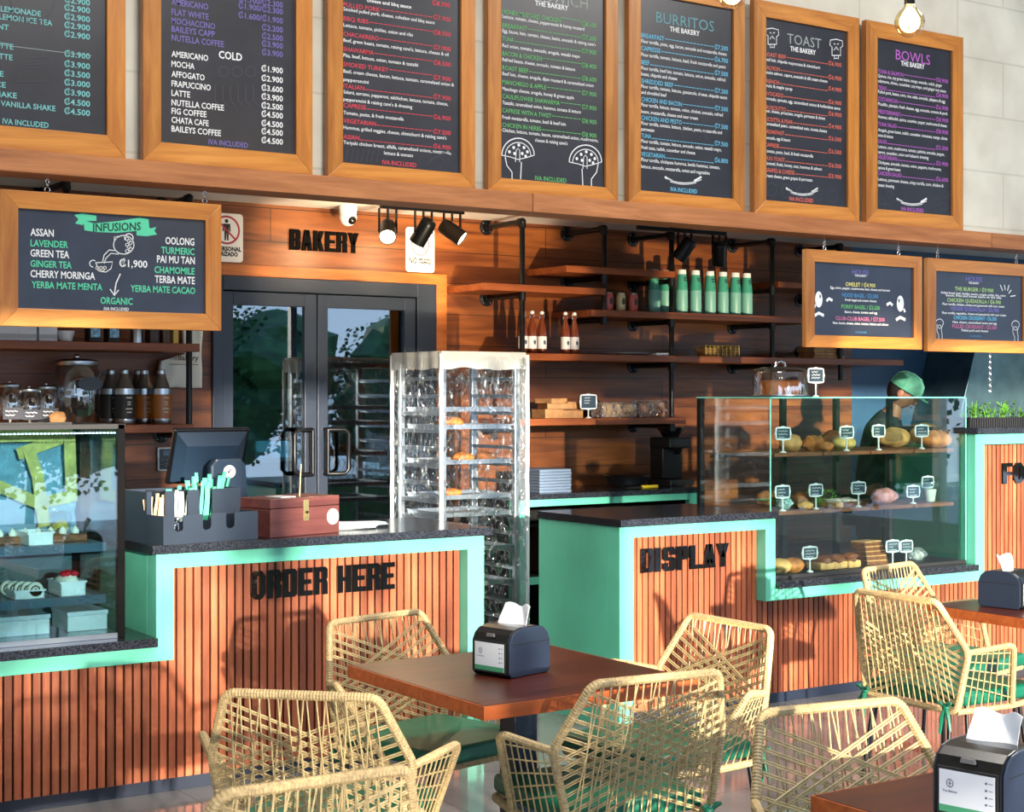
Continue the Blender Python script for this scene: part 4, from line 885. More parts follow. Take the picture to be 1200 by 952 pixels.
# trays, cakes in the left case
def tray_box(label, u, Y, z, wd, h, dp=.16):
    x = XA(u, Y); t = thing('white_tray', label, 'tray', (x, Y + dp / 2, z), 0, 'white trays in the left pastry case'); t_ = .005
    m = MB().box(-wd / 2, wd / 2, -dp / 2, -dp / 2 + t_, 0, h).box(-wd / 2, wd / 2, dp / 2 - t_, dp / 2, 0, h).box(-wd / 2, -wd / 2 + t_, -dp / 2, dp / 2, 0, h).box(wd / 2 - t_, wd / 2, -dp / 2, dp / 2, 0, h).box(-wd / 2, wd / 2, -dp / 2, dp / 2, 0, .004)
    obj('body', m, WHITEP, t, bevel=.0015); obj('rim', MB().box(-wd / 2 - .004, wd / 2 + .004, -dp / 2 - .004, -dp / 2, h - .006, h).box(-wd / 2 - .004, -wd / 2, -dp / 2, dp / 2, h - .006, h).box(wd / 2, wd / 2 + .004, -dp / 2, dp / 2, h - .006, h), WHITEP, t); return x
xa = tray_box('white tray of cream rolls on the middle shelf of the left case', 35, 6.09, .811, .118, .036)
xb = tray_box('white tray of berry topped cake on the lower shelf, left case', 86, 6.09, .811, .100, .058)
xc = tray_box('white tray on the upper shelf of the left case', 48, 6.09, 1.016, .100, .052)
for k in range(5):
    y = 6.112 + k * .029
    t = thing('cream_roll', 'swirled cream roll in the left white tray, row %s from the glass' % ('first', 'second', 'third', 'fourth', 'fifth')[k], 'cake', (xa + .024 - .018 * k, y - .01, .8155), 0, 'swirled cream rolls')
    obj('sponge', MB().lathe([(.0, -.012), (.026, -.012), (.03, -.008), (.03, .008), (.026, .012), (0, .012)], 18).xf(Matrix.Translation((0, 0, .03)) @ Matrix.Rotation(R_(90), 4, 'X') ), CREAMF, t, smooth=True)
    obj('swirl', MB().tube([(.0030 * q * math.cos(q * 1.5), -.0135, .03 + .0030 * q * math.sin(q * 1.5)) for q in [i * .2 for i in range(38)]], .0026, 6), plain('chocolate', (46, 28, 26), .4), t, smooth=True)
t = thing('berry_cake', 'cream cake under red berries in the right white tray', 'cake', (xb, 6.17, .816))
obj('cream', MB().ball((0, 0, .050), (.044, .070, .030), 18, 10, wob=.2), CREAMF, t, smooth=True)
for k in range(14):
    a = k * 2.4; r = .009 * math.sqrt(k); obj('berry', MB().ball((r * math.cos(a) * .9, -.02 + r * math.sin(a), .084 - r * .2), .0105, 10, 6), BERRY, t, smooth=True)
t = thing('meringue_bar', 'white dotted meringue bars on the upper shelf of the left case', 'cake', (1.84, 6.25, 1.016))
for k in range(9): obj('piped_dot', MB().lathe([(.014, 0), (.016, .01), (.010, .022), (.0, .032)], 12, (-.2 + k * .05, 0, .028)), CREAMF, t, smooth=True)
obj('biscuit', MB().box(-.23, .23, -.06, .06, 0, .028), DARKB, t, bevel=.004)
t = thing('fruit_cup', 'clear lidded cup of yellow fruit in the left case', 'cup', (XA(78, 6.3), 6.38, 1.016))
obj('cup', MB().lathe([(.034, 0), (.045, .08), (.046, .09), (.04, .105), (.0, .112)], 20), GLASS, t, smooth=True); obj('fruit', MB().ball((0, 0, .04), (.034, .034, .034), 14, 8, wob=.4), plain('fruit_yellow', (222, 178, 70), .4, var=.2, vscale=40), t, smooth=True)
for k, (u, wd) in enumerate(((20, .22), (97, .16))):
    x = XA(u, 6.2); t = thing('cake_box', ['wide white cake box on the floor of the left case', 'smaller white cake box on the floor of the left case'][k], 'box', (x, 6.24, .664), 0, 'cake boxes'); obj('box', MB().box(-wd / 2, wd / 2, -.10, .10, 0, .06), WHITEP, t, bevel=.003); obj('lid', MB().box(-wd / 2 - .003, wd / 2 + .003, -.103, .103, .061, .078), PAPER, t, bevel=.002)

# ================================================================= things on the order counter
ZT = 1.0068
cd = thing('cup_lid_organizer', 'black countertop organizer with notched compartments of straws and napkins', 'organizer', (2.475, 6.13, ZT), R_(9))
def notched(wd, h, notches, nd, nw):
    p = [(-wd / 2, 0), (wd / 2, 0), (wd / 2, h)]
    for f in sorted(notches, reverse=True):
        c = -wd / 2 + f * wd; p += [(c + nw / 2, h), (c + nw / 2, h - nd + nw * .35)] + [(c + nw / 2 * math.cos(a), h - nd + nw * .35 - nw * .35 * math.sin(a)) for a in [math.pi * i / 6 for i in range(1, 6)]] + [(c - nw / 2, h - nd + nw * .35), (c - nw / 2, h)]
    return p + [(-wd / 2, h)]
ORGM = plain('organizer_black', (40, 50, 64), .42)
obj('front_panel', MB().prism(notched(.44, .115, (.16, .45, .70), .065, .040), -.175, -.170), ORGM, cd)
obj('middle_panel', MB().prism([(x, z) for x, z in notched(.44, .205, (.12, .36, .62), .128, .062)], -.045, -.040), ORGM, cd)
side = [(-.17, 0), (.16, 0), (.16, .205), (-.04, .205), (-.04, .115), (-.17, .115)]
for s in (-.22, .215): obj('side_panel', MB().prism(side, s, s + .005, 'x'), ORGM, cd)
for f in (.25, .50, .76): obj('divider', MB().prism([(-.04, 0), (.16, 0), (.16, .2), (-.04, .2)], -.22 + f * .44, -.216 + f * .44, 'x'), ORGM, cd)
obj('back_panel', MB().box(-.22, .22, .16, .165, 0, .205), ORGM, cd); obj('bottom', MB().box(-.215, .215, -.17, .16, 0.0, .006), ORGM, cd)
TO = cd.location; RO = Matrix.Rotation(R_(9), 4, 'Z')
def in_org(x, y, z): return Vector(TO) + RO @ Vector((x, y, z))
def folded(name, label, cat, x, y, z0, n, wd, h, mat, seed):
    t = thing(name, label, cat, in_org(x, y, z0), R_(9)); rnd = random.Random(seed)
    for k in range(n):
        a = (k / (n - 1) - .5) if n > 1 else 0; tl = a * .28 + rnd.uniform(-.05, .05); xx = a * wd
        g = grid_sheet(3, 8, lambda p, q: (xx + (p - .5) * .020 + tl * q * h + .004 * math.sin(q * 6 + k), -.008 + .016 * rnd.random() * .3 + .006 * math.sin(p * 5 + k * 2) + (k % 3) * .006, q * h * (.86 + .14 * ((k * 37) % 5) / 5)))
        o = obj('sheet', g, mat, t, smooth=True); sm = o.modifiers.new('solid', 'SOLIDIFY'); sm.thickness = .0018
    return t
folded('wooden_cutlery', 'wooden cutlery in the leftmost slot of the organizer', 'cutlery', -.167, -.02, .010, 5, .030, .19, plain('pale_wood', (206, 176, 136), .6, var=.12), 1)
folded('paper_bags', 'white paper sleeves in the second organizer slot', 'paper sleeve', -.062, -.02, .010, 6, .040, .20, plain('sleeve_white', (214, 226, 222), .6), 2)
MTN = plain('mint_napkin', (86, 196, 158), .6, var=.08, vscale=30)
folded('mint_napkins', 'mint paper napkins spilling from the third organizer slot', 'napkin', .056, -.02, .010, 6, .040, .235, MTN, 3)
folded('mint_bags', 'mint paper sleeves standing at the back of the organizer', 'paper sleeve', .135, .07, .010, 9, .120, .265, MTN, 4)
folded('mint_sleeve', 'mint sleeve tip behind the white sleeves of the organizer', 'paper sleeve', .0, .09, .010, 3, .030, .225, MTN, 5)
t = thing('metal_tongs', 'small shiny metal clip in the organizer front notch', 'clip', in_org(-.15, -.155, .010), R_(9)); obj('clip', MB().tube([(-.006, 0, 0), (-.010, 0, .05), (0, -.004, .085), (.010, 0, .05), (.006, 0, 0)], .005, 8).ball((0, -.004, .088), .012, 10, 6).ball((-.012, -.002, .062), .008, 8, 6), CHROME, t, smooth=True)

# register seen from behind
pm = thing('cash_register_monitor', 'black touch screen register with its back to us', 'monitor', (2.735, 6.465, ZT), R_(0))
TM = Matrix.Translation((-.035, 0, .320)) @ Matrix.Rotation(R_(22), 4, 'X')
m = MB().prism([(-.175, -.125), (.175, -.125), (.175, .135), (-.175, .135)], .0, .022); obj('screen_bezel', m.xf(TM), BLACKP, pm, bevel=.006)
m = MB(); m.add([(-.165, 0, -.115), (.165, 0, -.115), (.165, 0, .125), (-.165, 0, .125), (-.12, -.035, -.10), (.12, -.035, -.10), (.12, -.035, .07), (-.12, -.035, .07)], [(0, 1, 5, 4), (1, 2, 6, 5), (2, 3, 7, 6), (3, 0, 4, 7), (4, 5, 6, 7), (3, 2, 1, 0)])
MON = plain('monitor_back', (34, 50, 68), .26); obj('rear_shell', m.xf(TM), MON, pm, bevel=.006)
m = MB()
for k in (-1, 1): m.box(k * .07 - .025, k * .07 + .025, -.0035, -.0015, .098, .108)
obj('vents', m.xf(TM), BLACKM, pm)
st_ = [(-.085, -.02), (.105, -.02), (.085, .27), (.06, .30), (-.055, .30), (-.08, .27)]
obj('stand', MB().prism([(x, z + .02) for x, z in st_], -.135, -.085), MON, pm, bevel=.012); obj('foot', MB().box(-.10, .10, -.12, .10, 0, .02), MON, pm, bevel=.006)
em = obj('badge', MB().lathe([(.028, 0), (.028, .002), (0, .002)], 24).xf(Matrix.Translation((.005, -.1355, .262)) @ Matrix.Rotation(R_(90), 4, 'X')), WHITEP, pm)
m = MB(); m.flat = True; m.stroke([(.005 + .022 * math.cos(a), .262 + .022 * math.sin(a)) for a in [i * math.pi / 12 for i in range(25)]], .003, -.1385); m.stroke([(-.005, .253), (.005, .267), (.015, .273)], .005, -.1385); m.stroke([(-.003, .265), (.009, .255)], .004, -.1385); obj('badge_print', m, plain('badge_brown', (70, 46, 46), .6), em)

# wooden tip box
tb = thing('wooden_tip_box', 'red-brown wooden tip box with brass latch and round sticker', 'box', (2.925, 6.135, ZT), R_(16))
BOXW = wood('tip_box_wood', (84, 44, 42), (128, 74, 68), 'x', 1.4, .4, .05, knots=False)
obj('body', MB().box(-.195, .195, -.11, .11, 0, .118), BOXW, tb, bevel=.003); obj('lid', MB().box(-.195, .195, -.11, .11, .120, .160), BOXW, tb, bevel=.003)
lt = obj('latch', MB().box(-.014, .016, -.114, -.1105, .062, .150).box(-.011, .013, -.120, -.114, .075, .092), plain('brass', (196, 176, 120), .3, .8), tb, bevel=.001)
obj('keyhole', MB().lathe([(.006, 0), (.006, .002), (0, .002)], 12).xf(Matrix.Translation((.001, -.120, .098)) @ Matrix.Rotation(R_(90), 4, 'X')), BLACK, lt)
sk = obj('sticker', MB().lathe([(.034, 0), (.034, .001), (0, .001)], 28).xf(Matrix.Translation((.156, -.1102, .07)) @ Matrix.Rotation(R_(90), 4, 'X')), plain('sticker_white', (214, 218, 226), .6), tb)
m = MB(); m.flat = True; m.stroke([(.140, .062), (.152, .078), (.160, .068), (.172, .080)], .003, -.1120); m.stroke([(.146, .058), (.168, .060)], .003, -.1120); m.stroke([(.148, .090), (.164, .090)], .003, -.1120); obj('sticker_print', m, plain('print_grey', (70, 78, 100), .7), sk)
c_ = Vector(tb.location); RB = Matrix.Rotation(R_(16), 4, 'Z')
single('receipt_slips', MB().box(-.10, -.02, -.07, .03, .1605, .164).xf(Matrix.Translation(c_) @ RB), PAPER, 'white paper slips lying on the lid of the tip box', 'paper')
single('wooden_stirrer', MB().tube([c_ + RB @ Vector((.02, -.05, .1605)), c_ + RB @ Vector((.055, -.02, .295))], .003, 6), plain('pale_wood', (206, 176, 136)), 'thin pale stirrer standing on the tip box', 'stick')
t = thing('folded_plastic_bag', 'folded clear bag lying on the worktop right of the tip box', 'bag', (3.26, 6.22, ZT)); g = MB().ball((0, 0, .014), (.17, .09, .016), 24, 8, wob=.5, seed=3); obj('bag', g, FILMW, t, smooth=True)

# ================================================================= shelves left of the door
def pipe_frame(label, X, Ytop, zt, zb, returns, group='black pipe shelf brackets', yp=7.80):
    t = thing('pipe_bracket', label, 'shelf bracket', (X, YW, zb), 0, group)
    m = MB(); m.tube(chaikin([(X, YW - .012, zt), (X, yp, zt), (X, yp, zb)], False, 1), .0165, 10); wpart('pipe', m, BLACK, t, smooth=True)
    m = MB().tube([(X, yp + .035, zt), (X, yp + .012, zt)], .024, 10).tube([(X, yp, zt - .012), (X, yp, zt - .035)], .024, 10).ball((X, yp, zt), .024, 10, 8); wpart('elbow', m, BLACK, t, smooth=True)
    for z in (zt,) + tuple(returns):
        m = MB().lathe([(.048, 0), (.048, .006), (.028, .010), (.026, .03), (0, .03)], 18).xf(Matrix.Translation((X, YW - .0005, z)) @ Matrix.Rotation(R_(90), 4, 'X'))
        f = wpart('flange', m, BLACK, t, smooth=True)
        m = MB()
        for k in range(4): m.ball((X + .036 * math.cos(.8 + k * 1.571), YW - .008, z + .036 * math.sin(.8 + k * 1.571)), .005, 8, 5)
        wpart('screws', m, CHROME, f, smooth=True)
        if z != zt:
            m = MB().tube([(X, YW - .012, z), (X, yp, z)], .0165, 10).tube([(X, yp, z - .03), (X, yp, z + .03)], .023, 10); wpart('cross_pipe', m, BLACK, t, smooth=True)
    return t
def shelf(label, xa, xb, zt, th=.042, yf=7.775, group='wooden wall shelves'):
    return single('wall_shelf', MB().box(xa, xb, yf, YW - .001, zt - th, zt), SHELFW, label, 'shelf', group, bevel=.003)
pipe_frame('pipe bracket at the right end of the left shelves', 3.15, 0, 2.63, 1.36, (1.385,))
pipe_frame('pipe bracket of the left shelves behind the infusions board', 2.50, 0, 2.66, 2.0, ())
shelf('upper wooden shelf left of the door, just under the infusions board', 1.4, 3.20, 1.868); shelf('lower wooden shelf left of the door holding jars', 1.4, 3.17, 1.447)
def jar(label, u, Y, z, r, h, lab=None, group='glass storage jars'):
    t = thing('glass_jar', label, 'jar', (XA(u, Y), Y, z), 0, group)
    obj('glass_body', MB().lathe([(r * .9, 0), (r, .012), (r, h * .74), (r * .86, h * .82), (r * .84, h * .86)], 24), pane_mat('jar_glass', (.70, .80, .86), .20, 1.8) if 'jar_glass' not in MATS else MATS['jar_glass'], t, smooth=True)
    obj('lid', MB().lathe([(r * .92, h * .845), (r * .94, h * .87), (r * .94, h * .90), (r * .6, h * .935), (0, h * .94)], 24), STEEL, t, smooth=True)
    obj('knob', MB().ball((0, 0, h * .965), r * .14, 10, 8), CHROME, t, smooth=True)
    if lab == 'oval': obj('label', MB().lathe([(r * .55, 0), (r * .55, .001), (0, .001)], 24).xf(Matrix.Translation((.03, -r - .002, h * .58)) @ Matrix.Rotation(R_(90), 4, 'X') @ Matrix.Diagonal((1, .55, 1, 1))), CHALK, t)
    elif lab:
        lb = obj('label', MB().box(-r * .8, r * .8, -r - .004, -r - .001, h * .14, h * .40), CHALK, t); m = MB(); m.flat = True
        for k in range(2): m.stroke([(-r * .6 + i * r * .12, h * (.32 - k * .09) + .004 * math.sin(i * 2.3 + k)) for i in range(9 - k * 2)], .003, -r - .0045)
        obj('label_chalk', m, INK['white'], lb)
    return t
zs = 1.4475
jar('large glass jar with oval black label on the left lower shelf', 90, 7.95, zs, .118, .36, 'oval')
jar('small labelled jar at the left picture edge', 11, 7.92, zs, .062, .225, 'sq'); jar('small labelled jar second from the left edge', 34, 7.93, zs, .060, .20, 'sq'); jar('small labelled jar close beside the large jar', 54, 7.92, zs, .055, .215, 'sq')
m = MB(); m.tube([(XA(70, 7.88), 7.83, zs + .01), (XA(82, 7.88), 7.84, zs + .03)], .012, 8); 
t = thing('tea_brush', 'small tan brush lying before the large jar', 'brush', (XA(68, 7.82), 7.82, zs)); obj('bristles', MB().ball((0, 0, .035), (.045, .03, .036), 14, 8, wob=.3), BROWNP, t, smooth=True); obj('handle', MB().tube([(-.04, 0, .03), (-.12, .0, .012)], .009, 8), BLACK, t, smooth=True)
def growler(label, u, Y, band):
    t = thing('syrup_bottle', label, 'bottle', (XA(u, Y), Y, zs), 0, 'syrup bottles on the left lower shelf')
    obj('base_ring', MB().lathe([(.050, 0), (.054, .006), (.054, .028), (0, .028)], 24), STEEL, t, smooth=True); obj('label_band', MB().lathe([(.0, .0285), (.0535, .0285), (.0535, .155), (0, .155)], 24), band, t, smooth=True)
    obj('collar', MB().lathe([(.0, .1555), (.056, .1555), (.056, .185), (0, .185)], 24), STEEL, t, smooth=True)
    obj('neck', MB().lathe([(.0, .1855), (.046, .1855), (.040, .205), (.026, .245), (.024, .262), (0, .262)], 24), plain('neck_grey', (110, 106, 100), .35, .7), t, smooth=True); obj('cap', MB().lathe([(.0, .2625), (.022, .2625), (.022, .280), (.016, .284), (0, .284)], 20), STEEL, t, smooth=True)
    m = MB(); m.flat = True
    for z, a, b2 in ((.135, -.01, .02), (.112, -.004, .014), (.100, -.004, .014), (.078, -.012, .022), (.06, -.008, .018)): m.add([(a, -.0538, z), (b2, -.0538, z), (b2, -.0538, z + .006), (a, -.0538, z + .006)], [(0, 1, 2, 3)])
    obj('label_print', m, plain('print_pale', (196, 190, 176), .6), t); return t
for lab, u, Y, bnd in (('black banded bottle standing in front on the left lower shelf', 146, 7.86, BLACKM), ('black banded bottle half hidden behind the front one', 130, 8.02, BLACKM), ('amber banded bottle in front beside the pipe', 189, 7.86, AMBERM), ('amber banded bottle half hidden at the centre', 169, 7.98, AMBERM), ('amber banded bottle farthest back against the wall', 162, 8.12, AMBERM)): growler(lab, u, Y, bnd)
zu = 1.8685
for k, u in enumerate((7, 29, 53)):
    x = XA(u, 7.88); t = thing('white_box', 'white carton on the left upper shelf, %s from the edge' % ('first', 'second', 'third')[k], 'box', (x, 7.9, zu), 0, 'white cartons'); obj('carton', MB().box(-.046, .046, -.07, .07, 0, .13), PAPER, t, bevel=.002); obj('grey_band', MB().box(-.0462, .0462, -.0704, -.0701, .012, .034), plain('band_grey', (170, 172, 176), .6), t)
single('white_bowl', MB().lathe([(.0, .0), (.026, .0), (.030, .006), (.044, .048), (.046, .056), (.042, .056), (.034, .012), (0, .010)], 24, (XA(77, 7.9), 7.9, zu)), WHITEP, 'small white bowl on the left upper shelf', 'bowl', smooth=True)
for k, (u, wd, h, mt, lab) in enumerate(((109, .062, .12, BLACKM, 'dark tin with a blue picture label on the left upper shelf'), (131, .062, .12, BLACKM, 'second dark tin with a blue picture label'), (160, .066, .12, STEEL, 'shiny steel canister on the left upper shelf'), (178, .05, .12, plain('brown_tin', (60, 40, 36), .5), 'brown tin beside the steel canister'), (192, .04, .12, plain('brown_tin2', (76, 50, 40), .5), 'narrow brown tin by the yellow packet'), (203, .030, .12, plain('yellow_packet', (208, 180, 90), .5), 'yellow packet at the end of the left upper shelf'))):
    x = XA(u, 7.88); t = thing('tea_tin', lab, 'tin', (x, 7.88, zu), 0, 'tins and packets on the left upper shelf')
    if k == 2: obj('canister', MB().lathe([(wd / 2, 0), (wd / 2, h * .8), (wd / 2.1, h * .84), (wd / 2.1, h), (0, h)], 20), mt, t, smooth=True)
    else: obj('tin', MB().box(-wd / 2, wd / 2, -.04, .04, 0, h), mt, t, bevel=.003)
    if k < 2: obj('picture_label', MB().box(-.024, .024, -.0415, -.0405, .025, .085), plain('label_blue', (120, 170, 206), .5, var=.3, vscale=50), t)
# cloth bag
t = thing('cloth_bag', 'white cloth bag printed The Bakery hanging by the door', 'bag', (XA(212, 8.12), 8.12, 1.64))
xw = .118
g = grid_sheet(16, 20, lambda a, b: ((lambda lo: lo + a * (xw - lo))(-xw if b < .42 else -xw + min(1, (b - .42) / .06) * .13) + wr((a, b, 3), 3, .006), -.01 + wr((a, b, 1), 4, .012), b * .36)); o = obj('fabric', g, plain('bag_cloth', (206, 210, 206), .8, bump=.1, bscale=400), t, smooth=True); sm = o.modifiers.new('solid', 'SOLIDIFY'); sm.thickness = .02
for s in (.03, .10): obj('strap', MB().tube([(s, -.005, .35), (.065 + (s - .065) * .5, .02, .46), (.065, .045, .50)], .006, 6), plain('bag_cloth', (206, 210, 206)), t, smooth=True)
m = MB(); m.flat = True; text_into(m, 'The', -.082, -.035, .148, .028, -.0345, .004); text_into(m, 'Bakery', -.030, .088, .148, .028, -.0345, .02); m.stroke([(-.08, .125), (.085, .125)], .003, -.0345); obj('print', m, plain('print_dark', (70, 66, 66), .7), t)
# alarm keypad
x = XA(196, YW); z = PY(196, 538, YW).z; t = thing('alarm_keypad', 'silver alarm keypad on the wall left of the register', 'keypad', (x, YW, z - .065))
obj('housing', MB().box(-.062, .062, -.02, -.0005, 0, .13), ALU, t, bevel=.006); obj('face', MB().box(-.054, .054, -.0225, -.0205, .008, .122), BLACKP, t); obj('screen', MB().box(-.03, .03, -.0245, -.023, .085, .112), plain('keypad_screen', (60, 90, 120), .2), t)
m = MB()
for r in range(3):
    for c in range(4): m.box(-.042 + c * .022, -.028 + c * .022, -.0245, -.023, .018 + r * .02, .030 + r * .02)
obj('keys', m, plain('key_grey', (50, 58, 70), .5), t)

# ================================================================= wall signs, camera, track lights, bulbs
RED = plain('sign_red', (176, 40, 70), .5); INKB = plain('sign_ink', (24, 24, 28), .6)
def wall_sign(label, xa, xb, za, zb):
    t = thing('wall_sign', label, 'sign', ((xa + xb) / 2, YW, za)); w2 = (xb - xa) / 2; h = zb - za; r = .02; pts = []
    for cx_, cz, a0 in ((w2 - r, r, -1.5708), (w2 - r, h - r, 0), (-w2 + r, h - r, 1.5708), (-w2 + r, r, 3.1416)): pts += [(cx_ + r * math.cos(a0 + i * .3927), cz + r * math.sin(a0 + i * .3927)) for i in range(5)]
    obj('plate', MB().prism(pts, -.008, -.001), WHITEP, t); return t, w2, h
t, w2, h = wall_sign('white sign SOLO PERSONAL AUTORIZADO half behind the infusions board', 3.37, 3.628, 2.342, 2.613)
m = MB(); m.flat = True; y = -.0085
m.stroke([(.075 * math.cos(a) + .03, .178 + .075 * math.sin(a)) for a in [i * math.pi / 16 for i in range(33)]], .011, y); m.stroke([(-.022, .228), (.082, .128)], .010, y); obj('ring', m, RED, t)
m = MB(); m.flat = True; m.disc((.03, .228), .011, .011, y + .0003); m.add([(x + .03, y + .0003, z) for x, z in ((-.022, .213), (.022, .213), (.024, .17), (.016, .17), (.014, .198), (.012, .12), (.003, .12), (0, .165), (-.003, .12), (-.012, .12), (-.014, .198), (-.016, .17), (-.024, .17))], [tuple(range(13))]); text_into(m, 'SOLO PERSONAL', -.108, .118, .062, .022, y, .05); text_into(m, 'AUTORIZADO', -.085, .098, .033, .022, y, .05); obj('pictogram', m, INKB, t)
t, w2, h = wall_sign('white NO SMOKING VAPING sign behind the middle spotlight', 4.678, 4.876, 2.338, 2.606)
m = MB(); m.flat = True; m.stroke([(.060 * math.cos(a), .17 + .068 * math.sin(a)) for a in [i * math.pi / 16 for i in range(33)]], .006, y); m.stroke([(-.04, .215), (.04, .125)], .006, y); obj('ring', m, RED, t)
m = MB(); m.flat = True; text_into(m, 'NO', -.078, -.022, .052, .034, y, .03); text_into(m, 'SMOKING', -.012, .076, .071, .013, y, .06); text_into(m, 'VAPING!', -.012, .076, .050, .016, y, .06); m.stroke([(-.03, .17), (.03, .17)], .008, y); obj('lettering', m, INKB, t)
t = thing('security_camera', 'white dome security camera under the ceiling edge', 'camera', (PY(408, 243, 8.0).x, 8.0, 2.56))
obj('mount', MB().lathe([(.050, .075), (.052, .119)], 20), WHITEP, t, smooth=True); obj('housing', MB().ball((0, 0, .055), (.050, .050, .052), 18, 12), WHITEP, t, smooth=True); obj('lens', MB().ball((.005, -.034, .036), (.027, .024, .026), 14, 10), BLACKP, t, smooth=True)
WARM = (1.0, .72, .40)
def spot_head(t, x, z, aim, lit, yoke=True):
    """can-shaped spotlight hung below the track at local x; aim is a direction"""
    d = Vector(aim).normalized(); q = d.to_track_quat('-Z', 'Y').to_matrix().to_4x4(); Mx = Matrix.Translation((x, 0, z)) @ q
    hd = obj('spot_head', MB().lathe([(.034, .075), (.042, .068), (.046, .05), (.048, -.075), (.044, -.075), (.042, -.05), (.0, -.045)], 22).xf(Mx), BLACK if not lit else plain('spot_can_lit_tint', (44, 34, 26), .4, .4), t, smooth=True)  # cans of lit heads: lamp warmth put into the black
    if lit: obj('lit_lens', MB().lathe([(.0415, -.066), (.0, -.062)], 20).xf(Mx), plain('lamp_glow', (255, 240, 210), .5, emit=(255, 226, 170), estr=14.0), hd)
    else: obj('lens', MB().lathe([(.0415, -.066), (.0, -.062)], 20).xf(Mx), BLACKP, hd)
    obj('yoke', MB().box(x - .056, x - .052, -.01, .01, z - .01, -.012).box(x + .052, x + .056, -.01, .01, z - .01, -.012).tube([(x, 0, -.01), (x, 0, z + .06)], .007, 8).tube([(x - .06, 0, z), (x + .06, 0, z)], .006, 8), BLACK, hd)
    return Mx
yt = 7.62
xa, xb = XA(446, yt), XA(543, yt); za = 2.640
t = thing('track_light', 'black ceiling track with three spotlights, two lit, right of BAKERY', 'light', ((xa + xb) / 2, yt, za))
obj('track', MB().box(-(xb - xa) / 2, (xb - xa) / 2, -.012, .012, -.012, .012), BLACK, t); obj('canopy', MB().box(-.085, .085, -.025, .025, .014, .0395), BLACK, t, bevel=.003)
hw = (xb - xa) / 2
for x, z, aim, lit in ((-hw + .045, -.135, (-.42, -.72, -.55), True), (0.005, -.125, (-.25, .55, -.80), False), (hw - .075, -.115, (.60, -.62, -.60), True)):
    Mx = spot_head(t, x, z, aim, lit)
    if lit:
        p = Vector((xa + hw, yt, za)) + (Mx @ Vector((0, 0, -.085))); lamp('spot_beam', 'SPOT', p, 30, WARM, aim=p + Vector(aim), spot_size=R_(110), spot_blend=.8, shadow_soft_size=.04)
xa2, xb2 = XA(747, yt), XA(850, yt)
t = thing('track_light', 'black ceiling track with two unlit spotlights above the mint bottles', 'light', ((xa2 + xb2) / 2, yt, 2.628))
hw = (xb2 - xa2) / 2; obj('track', MB().box(-hw, hw, -.012, .012, -.012, .012), BLACK, t); obj('canopy', MB().box(-.085, .085, -.025, .025, .014, .0515), BLACK, t, bevel=.003)
for x, z, aim in ((.02, -.115, (-.35, .45, -.8)), (hw - .05, -.125, (.25, .35, -.85))): spot_head(t, x, z, aim, False)
p = Vector(((xa + xb) / 2 - .25, 7.75, 2.56)); lamp('wall_wash', 'SPOT', (xa + .04, yt + .02, 2.47), 26, WARM, aim=(xa - .25, 8.2, 2.42), spot_size=R_(150), spot_blend=1.0, shadow_soft_size=.05)
lamp('wall_wash', 'SPOT', (xb - .05, yt + .02, 2.47), 22, WARM, aim=(xb + .15, 8.2, 2.40), spot_size=R_(150), spot_blend=1.0, shadow_soft_size=.05)
BULBG = pane_mat('bulb_glass', (1.0, .84, .50), .12, 1.5)
for lab, u, v, D_ in (('clear globe bulb glowing before the BOWLS menu', 1066, 26, 5.0), ('globe bulb cut by the top edge above the BURRITOS menu', 858, -7, 5.0)):
    p = EYE + ray(u, v) * D_; t = thing('pendant_bulb', lab, 'light bulb', p, 0, 'hanging filament bulbs')
    obj('globe', MB().lathe([(0, -.0475), (.018, -.044), (.034, -.033), (.044, -.018), (.0475, .0), (.044, .018), (.034, .034), (.021, .045), (.016, .056)], 24), BULBG, t, smooth=True)
    fl = MB()
    for k in range(4):
        a = k * 1.571; fl.tube([(.006 * math.cos(a), .006 * math.sin(a), .03), (.018 * math.cos(a), .018 * math.sin(a), -.024), (.018 * math.cos(a + .8), .018 * math.sin(a + .8), .02)], .0022, 6)
    obj('filament', fl, plain('filament_glow', (255, 220, 140), .5, emit=(255, 206, 110), estr=40.0), t)
    obj('socket', MB().lathe([(.0165, .055), (.017, .075), (.019, .08), (.019, .12), (.006, .13), (0, .13)], 18), BLACK, t, smooth=True); obj('cord', MB().tube([(0, 0, .13), (0, 0, 4.7 - p.z)], .0035, 8), BLACK, t)
    lamp('bulb_light', 'POINT', p, 5, (1, .78, .45), shadow_soft_size=.045)
# ================================================================= wheeled tray rack under a plastic cover
rk = thing('tray_rack', 'tall aluminium tray rack behind the order counter', 'rack', (4.625, 7.51, 0))
RX0, RX1, RY0, RY1, RZ = 4.372, 4.878, 7.27, 7.75, 1.80
for x in (RX0, RX1 - .03):
    for y in (RY0, RY1 - .03): wpart('upright', MB().box(x, x + .03, y, y + .03, .12, RZ), ALU, rk, bevel=.002)
m = MB()
for x in (RX0, RX1 - .03):
    for z in (.14, RZ - .03): m.box(x, x + .03, RY0 + .03, RY1 - .03, z, z + .03)
for y in (RY0, RY1 - .03):
    for z in (.14, RZ - .03): m.box(RX0 + .03, RX1 - .03, y, y + .03, z, z + .03)
wpart('cross_bar', m, ALU, rk)
lv = [RZ - .10 - .0955 * k for k in range(17)]
for z in lv:
    wpart('runner', MB().box(RX0 + .004, RX0 + .026, RY0 + .03, RY1 - .03, z - .022, z - .002).box(RX0 + .026, RX0 + .05, RY0 + .03, RY1 - .03, z - .004, z - .001).box(RX1 - .026, RX1 - .004, RY0 + .03, RY1 - .03, z - .022, z - .002).box(RX1 - .05, RX1 - .026, RY0 + .03, RY1 - .03, z - .004, z - .001), ALU, rk)
